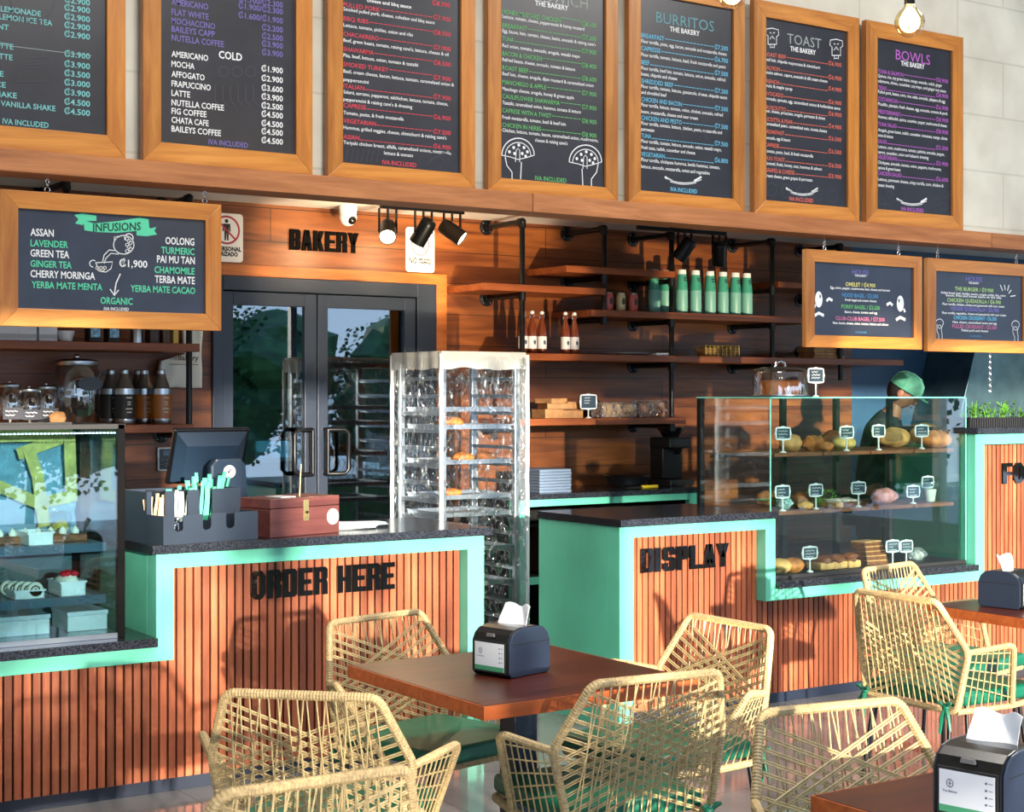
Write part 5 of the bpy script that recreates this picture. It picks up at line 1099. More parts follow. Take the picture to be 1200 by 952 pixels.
for x in (RX0 + .015, RX1 - .015):
    for y in (RY0 + .015, RY1 - .015):
        wpart('castor', MB().lathe([(.05, -.014), (.055, -.01), (.055, .01), (.05, .014)], 18).xf(Matrix.Translation((x, y, .056)) @ Matrix.Rotation(R_(90), 4, 'Y')).box(x - .02, x + .02, y - .012, y + .012, .10, .125), BLACKM, rk, smooth=True)
def sheet_tray(label, z):
    t = thing('sheet_tray', label, 'tray', ((RX0 + RX1) / 2, 7.50, z), 0, 'sheet trays in the rack'); a, b2 = .215, .205
    obj('pan', MB().box(-a, a, -b2, b2, 0, .003).box(-a, a, -b2, -b2 + .004, .003, .022).box(-a, a, b2 - .004, b2, .003, .022).box(-a, -a + .004, -b2, b2, .003, .022).box(a - .004, a, -b2, b2, .003, .022), ALU, t)
    obj('rim', MB().box(-a - .006, a + .006, -b2 - .006, -b2, .018, .024).box(-a - .006, -a, -b2, b2, .018, .024).box(a, a + .006, -b2, b2, .018, .024), ALU, t); return t
for k, lab in ((2, 'topmost sheet tray in the covered rack'), (3, 'second sheet tray in the covered rack, loaf on it'), (5, 'third sheet tray down in the covered rack'), (7, 'fourth sheet tray down, pastries on it'), (8, 'fifth sheet tray in the covered rack'), (10, 'lowest lit sheet tray in the covered rack'), (12, 'sheet tray seen dimly below counter height in the rack')): sheet_tray(lab, lv[k])
for k, (z, x, y, r, lab) in enumerate(((lv[3], 4.50, 7.40, (.09, .06, .032), 'browned loaf on the second tray of the rack'), (lv[7], 4.50, 7.38, (.06, .05, .028), 'browned pastry on the fourth tray, left side'), (lv[5], 4.56, 7.36, (.07, .05, .03), 'bread roll on the third tray of the rack'), (lv[5], 4.72, 7.38, (.06, .05, .03), 'second bread roll on the third tray of the rack'), (lv[10], 4.55, 7.36, (.07, .05, .03), 'roll on the lowest lit tray of the rack'))):
    single('bread_loaf', MB().ball((x, y, z + .0035 + r[2]), r, 18, 10, wob=.15, seed=k), CRUST, lab, 'bread', 'loaves in the tray rack', smooth=True)
cv = thing('rack_cover', 'wrinkled clear plastic cover over the tray rack', 'plastic cover', (4.625, 7.51, .22))
cx0, cx1, cy0, cy1, cz = RX0 - .022, RX1 + .022, RY0 - .025, RY1 + .022, RZ + .022
def wrk(p): return .010 * noise.noise(Vector((p[0] * 9, p[1] * 9, p[2] * 3))) + .007 * noise.noise(Vector((p[0] * 21, p[1] * 21, p[2] * 7 + 5)))
def panel(fn, n): return grid_sheet(24, 70, lambda a, b: tuple(Vector(fn(a, b)) + Vector(n) * wrk(fn(a, b))))
zb, zt_ = .26, cz
wpart('front_sheet', panel(lambda a, b: (cx0 + a * (cx1 - cx0), cy0 - .012 * (1 - b), zb + b * (zt_ - zb)), (0, 1, 0)), FILM, cv, smooth=True)
wpart('side_sheet', panel(lambda a, b: (cx0 - .010 * (1 - b), cy0 + a * (cy1 - cy0), zb + b * (zt_ - zb)), (1, 0, 0)), FILM, cv, smooth=True)
wpart('side_sheet', panel(lambda a, b: (cx1 + .012 * (1 - b), cy0 + a * (cy1 - cy0), zb + b * (zt_ - zb)), (1, 0, 0)), FILM, cv, smooth=True)
wpart('back_sheet', panel(lambda a, b: (cx0 + a * (cx1 - cx0), cy1, zb + b * (zt_ - zb)), (0, 1, 0)), FILM, cv, smooth=True)
g = grid_sheet(24, 24, lambda a, b: (cx0 + a * (cx1 - cx0), cy0 + b * (cy1 - cy0), cz + .012 + wr((a, b, 0), 4, .016) - .02 * max(abs(a - .5), abs(b - .5)) ** 3 * 8)); COVW = plain('cover_white', (214, 222, 228), .4, bump=.3, bscale=25)
wpart('top_sheet', g, COVW, cv, smooth=True)
def band(a, b2, dz, n=30): return grid_sheet(n, 4, lambda s, q: tuple(Vector(a).lerp(Vector(b2), s) + Vector((0, 0, -dz * q * (1 + .14 * noise.noise(Vector((s * 7, q, a[0])))))) + Vector((0, -.004 - .004 * math.sin(s * 23) if a[1] == b2[1] else 0, .008 * (1 - q) ** 2 - .0)) + Vector((-.004 - .004 * math.sin(s * 23) if a[0] == b2[0] else 0, 0, 0))))
wpart('top_hem', band((cx0, cy0 - .003, cz + .006), (cx1, cy0 - .003, cz + .006), .085), FILMW, cv, smooth=True)
wpart('top_hem', band((cx0 - .003, cy1, cz + .006), (cx0 - .003, cy0, cz + .006), .085), FILMW, cv, smooth=True)
for i, (x, y) in enumerate(((cx0 - .004, cy0 - .006), (cx1 + .004, cy0 - .006), (cx0 - .006, cy1), (cx1 + .004, cy1))):
    m = MB(); n = 40
    for s in (0, 1):
        pts = [(x + .004 * noise.noise(Vector((k * .3, i, s))) + s * .006, y - s * .004 + .004 * noise.noise(Vector((i, k * .3, s))), cz - (cz - (.75 if i != 1 else .33)) * k / n) for k in range(n + 1)]
        m.tube(pts, .0075, 6)
    wpart('corner_piping', m, COVW, cv, smooth=True)
# curtain of film hanging at the rack's right corner
g = grid_sheet(6, 40, lambda a, b: (cx1 - .05 + a * .065 + .006 * math.sin(b * 19), cy0 - .014 - .01 * math.sin(a * 9 + b * 5), .30 + b * 1.50)); wpart('corner_fold', g, film_mat('film_fold', .10, .30, .8), cv, smooth=True)

# ================================================================= shelves right of the door
pipe_frame('pipe bracket nearest the rack, first from the door', 5.252, 0, 2.635, 1.40, (2.195, 1.79, 1.40))
pipe_frame('short pipe bracket left of the three cans', 5.863, 0, 2.63, 2.065, (2.325, 2.065))
pipe_frame('pipe bracket between the cans and mint bottles', 6.40, 0, 2.623, 1.40, (2.325, 2.065, 1.79, 1.40))
pipe_frame('pipe bracket right of the mint bottles', 7.266, 0, 2.626, 1.70, (2.30, 2.065, 1.79))
pipe_frame('pipe bracket partly behind the hanging house menu', 7.90, 0, 2.626, 1.70, (2.27, 1.90))
shelf('short wooden shelf nearest the glass doors', 4.97, 5.86, 2.258); shelf('topmost wooden shelf between the pipe brackets', 5.56, 6.41, 2.388); shelf('wooden shelf carrying cans and mint bottles', 5.75, 7.62, 2.125)
shelf('long wooden shelf carrying swing-top bottles', 5.18, 8.50, 1.85); shelf('lowest right shelf with boxes and wrapped loaves', 5.18, 6.50, 1.457); shelf('short shelf behind the hanging house menu', 7.30, 8.30, 2.36)
LABELW = plain('bottle_label', (222, 222, 226), .6)
DRINK = plain('amber_drink', (112, 52, 30), .12, spec=.8)
def swing(label, u, Y=7.88):
    t = thing('swing_top_bottle', label, 'bottle', (XA(u, Y), Y, 1.8505), 0, 'swing-top drink bottles')
    obj('glass', MB().lathe([(.026, 0), (.029, .006), (.029, .135), (.024, .165), (.013, .205), (.012, .235), (0, .235)], 20), DRINK, t, smooth=True); obj('label', MB().lathe([(.0296, .03), (.0296, .105)], 20), LABELW, t, smooth=True)
    m = MB(); m.flat = True; m.disc((0, .068), .009, .014, -.0300, 12); obj('label_mark', m, plain('print_grey', (70, 78, 100)), t)
    obj('stopper', MB().ball((0, 0, .250), (.014, .014, .012), 12, 8), WHITEP, t, smooth=True); obj('clasp', MB().tube([(-.014, 0, .215), (-.017, -.002, .245), (0, -.004, .262), (.017, -.002, .245), (.014, 0, .215)], .0018, 6), CHROME, t, smooth=True); return t
b0 = swing('swing-top bottle directly behind the first pipe', 613)
for lab, u in (('swing-top bottle first to the right of the first pipe', 623.5), ('swing-top bottle third of the left trio', 635), ('swing-top bottle left one of the separate pair', 662.5), ('swing-top bottle right one of the separate pair', 673)): dup(b0, (XA(u, 7.88), 7.88, 1.8505), 0, lab)
def can(label, u, col):
    t = thing('drink_can', label, 'can', (XA(u, 7.86), 7.86, 2.1255), 0, 'drink cans on the shelf')
    obj('body', MB().lathe([(.022, 0), (.029, .008), (.029, .098), (.024, .110)], 20), col, t, smooth=True); obj('rim', MB().lathe([(.0245, .1105), (.0245, .114), (.021, .114), (.020, .110), (0, .110)], 20), STEEL, t, smooth=True)
    m = MB(); m.flat = True; m.disc((0, .06), .014, .022, -.0293, 14); obj('print', m, plain('can_print', (70, 60, 56), .5), t)
can('pink drink can beside the second pipe', 713, plain('can_pink', (206, 96, 92), .35)); can('beige drink can between two pink ones', 727.5, plain('can_beige', (206, 190, 140), .35)); can('pink drink can right of the beige one', 742, plain('can_pink', (206, 96, 92)))
MB1 = plain('mint_bottle', (66, 160, 138), .35); MB2 = plain('mint_bottle_pale', (118, 182, 172), .4)
def mint(label, u, Y=7.86, z=2.1255, s=1.0):
    t = thing('mint_bottle', label, 'bottle', (XA(u, Y), Y, z), 0, 'mint green bottles in a row')
    obj('lower_body', MB().lathe([(.036, 0), (.039, .006), (.039, .150), (0, .150)], 20), MB2, t, smooth=True); obj('upper_body', MB().lathe([(.0, .1505), (.0385, .1505), (.036, .19), (.029, .245), (.029, .252)], 20), MB1, t, smooth=True); obj('cap', MB().lathe([(.028, .2525), (.029, .256), (.028, .282), (0, .284)], 20), WHITEP, t, smooth=True)
    m = MB(); m.flat = True
    for z_, a in ((.222, .014), (.208, .010)): m.add([(-a, -.0375, z_), (a, -.0375, z_), (a, -.0375, z_ + .009), (-a, -.0375, z_ + .009)], [(0, 1, 2, 3)])
    m.stroke([(.0, .165), (.006, .172), (0, .18)], .003, -.0392); obj('print', m, plain('mint_print', (44, 74, 72), .6), t); return t
m0 = mint('mint bottle first of six in the bright row, by the third pipe', 799)
for lab, u, Y in (('mint bottle second in the bright row', 815, 7.86), ('mint bottle third in the bright row', 832, 7.86), ('mint bottle fourth in the bright row', 847, 7.86), ('mint bottle fifth in the bright row', 861.5, 7.86), ('mint bottle sixth, at the right end of the row', 875, 7.86), ('mint bottle standing in shade, left of the third pipe', 767, 7.95), ('mint bottle in shade next to the third pipe', 780, 7.98)): dup(m0, (XA(u, Y), Y, 2.1255), 0, lab)
# flat plates and baskets on the long shelf
single('plate_stack', MB().lathe([(.13, 0), (.17, .012), (.17, .016), (.13, .006), (0, .005)], 30, (XA(735, 7.95), 7.97, 1.8505)), plain('plate_grey', (150, 152, 154), .4), 'flat grey plate on the long shelf', 'plate', smooth=True)
single('white_tray', MB().box(XA(765, 7.86), XA(784, 7.86), 7.82, 7.96, 1.8505, 1.868), WHITEP, 'small white tray by the third pipe', 'tray', bevel=.003)
def basket(label, u0, u1, Y, z, h, mt):
    xa, xb = XA(u0, Y), XA(u1, Y); t = thing('wire_basket', label, 'basket', ((xa + xb) / 2, Y, z), 0, 'small baskets on the long shelf'); w2 = (xb - xa) / 2; m = MB()
    for k in range(5): zz = .003 + (h - .006) * k / 4; m.tube([(-w2, -.06, zz), (w2, -.06, zz), (w2, .06, zz), (-w2, .06, zz)], .0028, 6, closed=True)
    for k in range(9): x = -w2 + 2 * w2 * k / 8; m.tube([(x, -.06, .003), (x, -.06, h)], .0022, 6)
    obj('wire', m, plain('gold_wire', (206, 170, 90), .3, .7), t)
    for k in range(4): obj('packet', MB().box(-w2 + .012 + k * w2 * .48, -w2 + .012 + k * w2 * .48 + w2 * .42, -.045, .045, .006, h * (.8 + .1 * (k % 2))), mt, t, bevel=.003)
basket('gold wire basket of packets on the long shelf', 820, 859, 7.9, 1.8505, .075, BROWNP)
for k in range(4): single('cardboard_box', MB().box(XA(944, 7.9) + .01 * (k % 2), XA(980, 7.9) - .012 * (k % 3), 7.82, 7.98, 1.8505 + k * .021, 1.870 + k * .021), BROWNP, 'flat brown carton under the hanging menu, %s of the stack' % ('bottom', 'second', 'third', 'top')[k], 'box', 'flat cartons on the long shelf', bevel=.002)
z = 1.4575
for k, (u0, u1, zz, h, r, lab) in enumerate(((634, 655, 0, .055, 2, 'brown cake slice box at lower left of the pile'), (656, 679, 0, .05, -3, 'brown cake slice box at lower right of the pile'), (640, 668, .0555, .035, -8, 'flat brown box lying on the lower left box'), (638, 660, .091, .03, 12, 'topmost brown box of the pile'), (658, 676, .0555, .045, 10, 'small brown box tilted at the right of the pile'))):
    xa, xb = XA(u0, 7.9), XA(u1, 7.9); t = thing('kraft_box', lab, 'box', ((xa + xb) / 2, 7.93, z + zz), R_(r), 'brown paper boxes on the lowest shelf'); w2 = (xb - xa) / 2
    obj('carton', MB().box(-w2, w2, -.07, .07, 0, h - .005), BROWNP, t, bevel=.002); obj('lid_flap', MB().box(-w2 - .001, w2 + .001, -.071, .071, h - .0045, h), BROWNP, t)
WRAP = film_mat('wrap_film', .12, .45, 1.0)
for k, (u0, u1, h, lab) in enumerate(((701, 742, .098, 'foil bright wrapped loaf on the lowest shelf'), (746, 783, .108, 'clear wrapped brown loaf beside the third pipe'))):
    xa, xb = XA(u0, 7.9), XA(u1, 7.9); t = thing('wrapped_loaf', lab, 'bread', ((xa + xb) / 2, 7.92, z), 0, 'wrapped loaves'); w2 = (xb - xa) / 2
    prof = [(-.06, 0), (.06, 0), (.066, h * .5), (.058, h * .85), (.03, h), (-.03, h), (-.058, h * .85), (-.066, h * .5)]
    obj('loaf', MB().prism([(a * .9, b2 * .94 + .002) for a, b2 in prof], -w2 * .93, w2 * .93, 'x'), PALEB if k == 0 else CRUST, t, bevel=.01); obj('wrapper', MB().prism(prof, -w2, w2, 'x'), WRAP, t, bevel=.008)
single('dark_jar', MB().lathe([(.04, 0), (.042, .01), (.042, .10), (.03, .115), (0, .116)], 20, (XA(697, 8.05), 8.07, z)), BLACKP, 'dark jar behind the little shelf sign', 'jar', smooth=True)

# little chalk price signs
WSIGN = plain('sign_frame_white', (230, 236, 238), .5)
def price_sign(label, loc, rz=0.0, seed=0, stem=.085, bw=.052, bh=.036):
    t = thing('price_sign', label, 'price sign', loc, rz, 'little chalk price signs'); rnd = random.Random(seed)
    obj('foot', MB().lathe([(.018, 0), (.018, .004), (.006, .010), (0, .011)], 16), WSIGN, t, smooth=True); obj('stem', MB().box(-.003, .003, -.003, .003, .009, stem + .004), WSIGN, t)
    z0 = stem; p = []
    cor = [(-bw, z0), (bw, z0), (bw, z0 + 2 * bh), (-bw, z0 + 2 * bh)]
    for i in range(4):
        a = Vector(cor[i]); b2 = Vector(cor[(i + 1) % 4]); d = (b2 - a); n = Vector((d.y, -d.x)).normalized()
        p += [tuple(a + d * .10 + n * .000), tuple(a + d * .35 + n * .002), tuple(a + d * .5 + n * .006), tuple(a + d * .65 + n * .002), tuple(a + d * .90)]
        q = a + d; nn = (Vector((0, z0 + bh)) - q).normalized(); p.append(tuple(q + nn * .005))
    obj('frame', MB().prism(p, -.003, .003), WSIGN, t)
    fc = obj('slate', MB().box(-bw + .007, bw - .007, -.0042, -.0032, z0 + .007, z0 + 2 * bh - .007), plain('slate_blue', (40, 62, 78), .5), t)
    m = MB(); m.flat = True
    for k in range(3):
        zz = z0 + 2 * bh - .021 - k * .016; n = rnd.randint(6, 10)
        m.stroke([(-.034 + i * .0075, zz + .004 * math.sin(i * 2.1 + k * 1.3 + seed)) for i in range(n)], .0028, -.0045)
    obj('chalk_scribble', m, INK['white'], fc); return t

# ================================================================= back counter goods
zb_ = 1.0185
for k in range(8): single('blue_tray', MB().box(XA(617, 7.8), XA(654, 7.8) - .003 * (k % 2), 7.66, 7.95, zb_ + k * .0175, zb_ + .0165 + k * .0175), plain('tray_blue_grey', (104, 122, 146), .45), 'blue-grey tray in the stack on the back counter, %s from the bottom' % ('first', 'second', 'third', 'fourth', 'fifth', 'sixth', 'seventh', 'eighth')[k], 'tray', 'blue-grey trays stacked on the back counter', bevel=.003)
single('mixing_bowl', MB().lathe([(.07, 0), (.12, .03), (.145, .07), (.148, .072), (.140, .072), (.11, .03), (0, .008)], 28, (XA(738, 7.85), 7.88, zb_)), STEEL, 'steel bowl on the back counter', 'bowl', smooth=True)
t = thing('spatula', 'spatula with a yellow handle lying on the back counter', 'spatula', (XA(752, 7.66), 7.66, zb_)); obj('handle', MB().tube([(.0, 0, .012), (.13, .01, .012)], .011, 10), plain('yellow_handle', (206, 176, 40), .4), t, smooth=True); obj('blade', MB().ball((-.07, -.004, .010), (.075, .022, .008), 16, 8), STEEL, t, smooth=True)
xg = XA(786, 7.9); t = thing('coffee_grinder', 'black coffee grinder in the dark corner of the back counter', 'grinder', (xg, 7.9, zb_))
obj('base', MB().box(-.10, .10, -.12, .12, 0, .04), BLACKM, t, bevel=.006); obj('body', MB().box(-.085, .085, -.02, .11, .04, .24), BLACKM, t, bevel=.01); obj('head', MB().box(-.09, .09, -.10, .11, .24, .31), BLACKM, t, bevel=.012); obj('hopper', MB().lathe([(.05, .31), (.085, .36), (.085, .375), (0, .38)], 20), BLACKP, t, smooth=True); obj('spout', MB().lathe([(.02, .20), (.035, .24)], 14, (0, -.07, 0)), BLACKP, t)
single('storage_tub', MB().box(5.35, 6.2, 7.70, 8.05, .5205, .80), plain('dark_tub', (52, 34, 32), .5), 'dark tub on the lower shelf of the back counter', 'tub', bevel=.02)

# ================================================================= right bread case
bx0, bx1, by0, by1, bz0, bz1 = 5.592, 7.092, 6.02, 6.60, .6455, 1.582
bcs = thing('bread_case', 'large glass bread case with wooden shelves set into the display counter', 'display case', (6.35, 6.31, bz0))
wpart('base', MB().box(bx0, bx1, by0, by1, bz0, bz0 + .018), BLACKM, bcs)
wpart('front_pane', MB().box(bx0, bx1, by0, by0 + .006, bz0 + .018, bz1), GLASSC, bcs)
wpart('side_pane', MB().box(bx0, bx0 + .006, by0 + .006, by1, bz0 + .018, bz1), GLASSC, bcs); wpart('side_pane', MB().box(bx1 - .006, bx1, by0 + .006, by1, bz0 + .018, bz1), GLASSC, bcs)
wpart('top_pane', MB().box(bx0, bx1, by0, by1, bz1 + .0005, bz1 + .007), GLASSC, bcs)
m = MB().box(bx0 - .001, bx0 + .007, by0 - .001, by0 + .001, bz0 + .018, bz1 + .007).box(bx1 - .007, bx1 + .001, by0 - .001, by0 + .001, bz0 + .018, bz1 + .007).box(bx0, bx1, by0 - .001, by0 + .002, bz1, bz1 + .0075).box(bx0 - .001, bx0 + .001, by0, by1, bz1, bz1 + .0075)
wpart('polished_edge', m, GEDGE, bcs)
for x in (bx0, 6.20, 6.62, bx1 - .03): wpart('rear_post', MB().box(x, x + .03, by1 - .03, by1, bz0 + .018, bz1), BLACKM, bcs)
for z in (.972, 1.277):
    segs = ((5.66, 6.0), (6.008, 6.36), (6.368, 6.70), (6.708, 7.03))
    for a, b2 in segs: wpart('shelf_plank', MB().box(a, b2, by0 + .035, by1 - .05, z, z + .020), SHELFY, bcs, bevel=.002)
    wpart('shelf_bracket', MB().box(5.66, 7.03, by1 - .05, by1 - .031, z - .02, z), BLACKM, bcs)
Z1, Z2, Z0 = 1.2975, .9925, bz0 + .0185
def bread(label, u, Y, z, r, mt, rz=0, name='bread_loaf', wob=.12, cuts=0):
    x = XA(u, Y); t = thing(name, label, 'bread', (x, Y, z), R_(rz), 'breads and pastries in the right case'); obj('crumb', MB().ball((0, 0, r[2] * .92), r, 22, 12, wob=wob, seed=u), mt, t, smooth=True)
    if cuts:
        for k in range(cuts):
            a = (k / max(1, cuts - 1) - .5) * 1.3 * r[0]; obj('score_mark', MB().tube([(a - .012, -r[1] * .7, r[2] * 1.62), (a, -r[1] * .2, r[2] * 1.86), (a + .014, r[1] * .3, r[2] * 1.86)], [.003, .006, .003], 6), PALEB if mt is not PALEB else DARKB, t, smooth=True)
    return t
bread('pale roll in clear wrap at the left of the top shelf', 927, 6.24, Z1, (.068, .055, .048), PALEB); bread('golden croissant beside the wrapped roll on the top shelf', 953, 6.19, Z1, (.085, .045, .042), CRUST, 12, 'croissant', .3, 3)
bread('dark glazed roll behind the croissant on the top shelf', 975, 6.37, Z1, (.058, .058, .055), DARKB, 0, 'bread_roll', .2); bread('flat golden roll in front on the top shelf', 968, 6.10, Z1, (.046, .034, .028), CRUST, 0, 'bread_roll', .2); bread('pale greenish bun behind the second price sign', 989, 6.19, Z1, (.075, .05, .042), plain('herb_bun', (186, 164, 96), .6, var=.15, vscale=20), 0, 'bread_roll')
bread('large round pale loaf at the right of the top shelf', 1083, 6.40, Z1, (.10, .09, .075), PALEB, 0, 'bread_loaf', .1); bread('scored golden loaf at the right end of the top shelf', 1097, 6.17, Z1, (.105, .07, .052), CRUST, -6, 'bread_loaf', .08, 4); bread('pale loaf deep in the middle of the top shelf', 1048, 6.36, Z1, (.11, .07, .06), PALEB)
t = thing('bowl_of_salad', 'blue and white packed salad bowl at the left of the middle shelf', 'bowl', (XA(919, 6.15), 6.15, Z2), 0); obj('bowl', MB().lathe([(.035, 0), (.05, .05), (.052, .055)], 20), GLASS, t, smooth=True); obj('filling', MB().ball((0, 0, .035), (.043, .043, .03), 14, 8, wob=.4), plain('salad_blue', (170, 200, 206), .5, var=.3, vscale=60), t, smooth=True); obj('lid', MB().lathe([(.053, .056), (.04, .085), (0, .09)], 20), GLASS, t, smooth=True)
bread('dark brown pastry beside the salad bowl', 937, 6.16, Z2, (.045, .05, .045), DARKB, 0, 'pastry', .3); bread('small pale pastry in front on the middle shelf', 944, 6.09, Z2, (.05, .03, .022), PALEB, 0, 'pastry', .3)
t = thing('green_salad', 'green leafy salad pack behind a price sign on the middle shelf', 'salad', (XA(964, 6.2), 6.2, Z2)); rnd = random.Random(4); m = MB()
for k in range(60):
    p = Vector((rnd.uniform(-.07, .07), rnd.uniform(-.05, .05), rnd.uniform(.01, .09))); d = Vector((rnd.uniform(-1, 1), rnd.uniform(-1, 1), rnd.uniform(-.3, 1))).normalized(); s_ = d.orthogonal().normalized() * .012; m.add([p - s_, p + d * .012 + s_ * .2, p + d * .04, p + s_], [(0, 1, 2, 3)])
obj('leaves', m, LEAF, t)
for k, (u, lab) in enumerate(((978, 'cream frosted bar, first in the frosted row'), (988, 'cream frosted bar, second in the frosted row'), (998, 'cream frosted bar, third in the frosted row'))):
    t = thing('frosted_bar', lab, 'cake', (XA(u, 6.12), 6.14, Z2), 0, 'frosted cake bars'); obj('cake', MB().box(-.028, .028, -.06, .06, 0, .028), DARKB if k else PALEB, t, bevel=.004); obj('frosting', MB().ball((0, 0, .033), (.030, .06, .014), 14, 8, wob=.4, seed=k), CREAMF, t, smooth=True)
bread('long sandwich at the left end, behind the case side pane', 893, 6.35, 1.0, (.0, .0, .0), CRUST) if False else None
t = thing('baguette_sandwich', 'baguette sandwich at the left end of the middle shelf', 'sandwich', (XA(893, 6.40) + .06, 6.42, Z2), R_(20)); obj('lower_bread', MB().ball((0, 0, .02), (.10, .045, .02), 18, 8), CRUST, t, smooth=True); obj('filling', MB().ball((0, 0, .036), (.095, .048, .010), 18, 6, wob=.5), LEAF, t, smooth=True); obj('upper_bread', MB().ball((0, 0, .056), (.10, .045, .028), 18, 8, wob=.1), CRUST, t, smooth=True)
bread('pink iced pastry on the middle shelf, right half', 1036, 6.2, Z2, (.09, .06, .045), plain('pink_ice', (206, 140, 136), .5, var=.2, vscale=30), 0, 'pastry', .2)
t = thing('parfait_cup', 'clear parfait cup at the right of the middle shelf', 'cup', (XA(1090, 6.15), 6.15, Z2)); obj('cup', MB().lathe([(.028, 0), (.04, .085), (.042, .09)], 20), GLASS, t, smooth=True); obj('parfait', MB().lathe([(.026, .003), (.036, .07), (0, .078)], 18), CREAMF, t, smooth=True); obj('dome', MB().lathe([(.042, .0905), (.036, .115), (.018, .128), (0, .13)], 20), GLASS, t, smooth=True)
for k, (u, lab) in enumerate(((914, 'glazed bun at the bottom left of the bread case'), (929, 'glazed bun second from the left on the case floor'))): bread(lab, u, 6.10, Z0, (.062, .06, .042), PALEB if k == 0 else CRUST, 0, 'bun', .06)
for k, (u, lab) in enumerate(((966, 'crumb topped loaf cake, left of three on the case floor'), (981, 'crumb topped loaf cake, middle of three on the case floor'), (997, 'crumb topped loaf cake, right of three on the case floor'))):
    t = thing('loaf_cake', lab, 'cake', (XA(u, 6.10), 6.13, Z0), R_(4 * k), 'crumb topped loaf cakes'); obj('cake', MB().box(-.052, .052, -.06, .06, 0, .04), PALEB, t, bevel=.010); obj('crumb_top', MB().ball((0, 0, .05), (.052, .06, .024), 18, 8, wob=.7, seed=k + 3), DARKB, t, smooth=True)
for k in range(5):
    t = thing('granola_bar', 'pale topped bar in the stack on the case floor, %s layer' % ('bottom', 'second', 'third', 'fourth', 'top')[k], 'cake', (XA(1029, 6.13) - .012 * k, 6.16, Z0 + k * .0265), R_(-6 + 3 * k), 'stack of bars'); obj('bar', MB().box(-.09, .06, -.05, .05, 0, .020), DARKB, t, bevel=.003); obj('topping', MB().box(-.088, .058, -.049, .049, .0202, .026), PALEB, t, bevel=.002)
t = thing('wrapped_pastry', 'clear wrapped pastry right of the bars on the case floor', 'pastry', (XA(1075, 6.15), 6.16, Z0)); obj('pastry', MB().ball((0, 0, .03), (.045, .04, .028), 14, 8, wob=.2), CREAMF, t, smooth=True); obj('wrap', MB().ball((0, 0, .036), (.06, .055, .036), 18, 10, wob=.4), WRAP, t, smooth=True)
s0 = None
for k, (u, Y, z, st, lab) in enumerate(((917.5, 6.075, Z1, .068, 'price sign at the left of the top shelf, by the wrapped roll'), (992, 6.075, Z1, .068, 'price sign before the pale greenish bun'), (1029.5, 6.075, Z1, .072, 'price sign right of centre on the top shelf'), (1080, 6.075, Z1, .068, 'price sign before the large round loaf'),
    (917, 6.075, Z2, .068, 'price sign before the blue and white salad bowl'), (956, 6.075, Z2, .068, 'price sign before the green salad'), (1006, 6.075, Z2, .07, 'price sign right of the frosted bars'), (1070, 6.09, Z2, .035, 'low price sign right on the middle shelf'), (1087, 6.20, Z2, .075, 'price sign behind the parfait cup'),
    (949, 6.06, Z0, .068, 'price sign between the buns and loaf cakes'), (1046, 6.06, Z0, .070, 'price sign before the stack of bars'), (1062, 6.09, Z0, .060, 'price sign overlapping its neighbour by the wrapped pastry'))):
    price_sign(lab, (XA(u, Y), Y, z), R_(-4 + 3 * (k % 3)), k, st, .050, .033)
price_sign('price sign standing on top of the bread case', (XA(956, 6.15), 6.15, bz1 + .0075), 0, 21, .075, .058, .040)
price_sign('price sign on the lowest wall shelf between boxes and loaves', (XA(689.5, 7.82), 7.82, 1.4575), 0, 22, .055, .062, .045)
# cake dome on the case
xd = XA(913, 6.33); t = thing('cake_stand', 'domed cake keeper on top of the bread case', 'cake dome', (xd, 6.32, bz1 + .0075))
obj('plate', MB().lathe([(.15, 0), (.158, .006), (.158, .012), (0, .012)], 36), STEEL, t, smooth=True); obj('dome', MB().lathe([(.148, .0125), (.148, .13), (.14, .148), (.10, .160), (0, .166)], 36), pane_mat('dome_plastic', (.80, .80, .80), .22, 1.8, .05), t, smooth=True); obj('handle', MB().tube([(-.035, 0, .163), (-.03, 0, .185), (0, 0, .195), (.03, 0, .185), (.035, 0, .163)], .007, 8), CHROME, t, smooth=True); obj('cake', MB().lathe([(.11, .0125), (.112, .08), (.10, .09), (0, .09)], 28), CRUST, t, smooth=True)  # brown body inside is added where the dome only mirrors brown

# ================================================================= plants, hood, chain
t = thing('seedling_tray', 'black ribbed tray of green seedlings on the raised worktop', 'planter', (7.72, 6.14, 1.4148))
m = MB().box(-.58, .58, -.10, -.092, 0, .055).box(-.58, .58, .092, .10, 0, .055).box(-.58, -.572, -.092, .092, 0, .055).box(.572, .58, -.092, .092, 0, .055).box(-.572, .572, -.092, .092, 0, .01)
for k in range(58): m.box(-.578 + k * .02, -.568 + k * .02, -.106, -.1, .002, .053)
obj('tray', m, BLACKM, t); obj('soil', MB().box(-.57, .57, -.09, .09, .011, .04), plain('soil', (46, 34, 26), .9, bump=.5, bscale=80), t)
rnd = random.Random(11)
for k in range(84):
    m = MB(); x = rnd.uniform(-.55, .55); y = rnd.uniform(-.075, .075); h = rnd.uniform(.04, .13) * (1.25 if x > .1 else .9); p0 = Vector((x, y, .04)); p1 = p0 + Vector((rnd.uniform(-.02, .02), rnd.uniform(-.02, .02), h)); m.tube([p0, p1], .0015, 5)
    for j in range(rnd.randint(5, 9)):
        q = p0.lerp(p1, .35 + .65 * j / 8); a = rnd.uniform(0, 6.28); d = Vector((math.cos(a), math.sin(a), rnd.uniform(.1, .7))).normalized(); s_ = d.cross(Vector((0, 0, 1))).normalized() * rnd.uniform(.006, .011); L = rnd.uniform(.022, .036)
        m.add([q, q + d * L * .5 + s_, q + d * L, q + d * L * .5 - s_], [(0, 1, 2, 3)])
    obj('seedling', m, LEAF, t)
t = thing('range_hood', 'brushed steel cooker hood on the kitchen wall at the right', 'hood', (10.3, 8.0, 1.2))
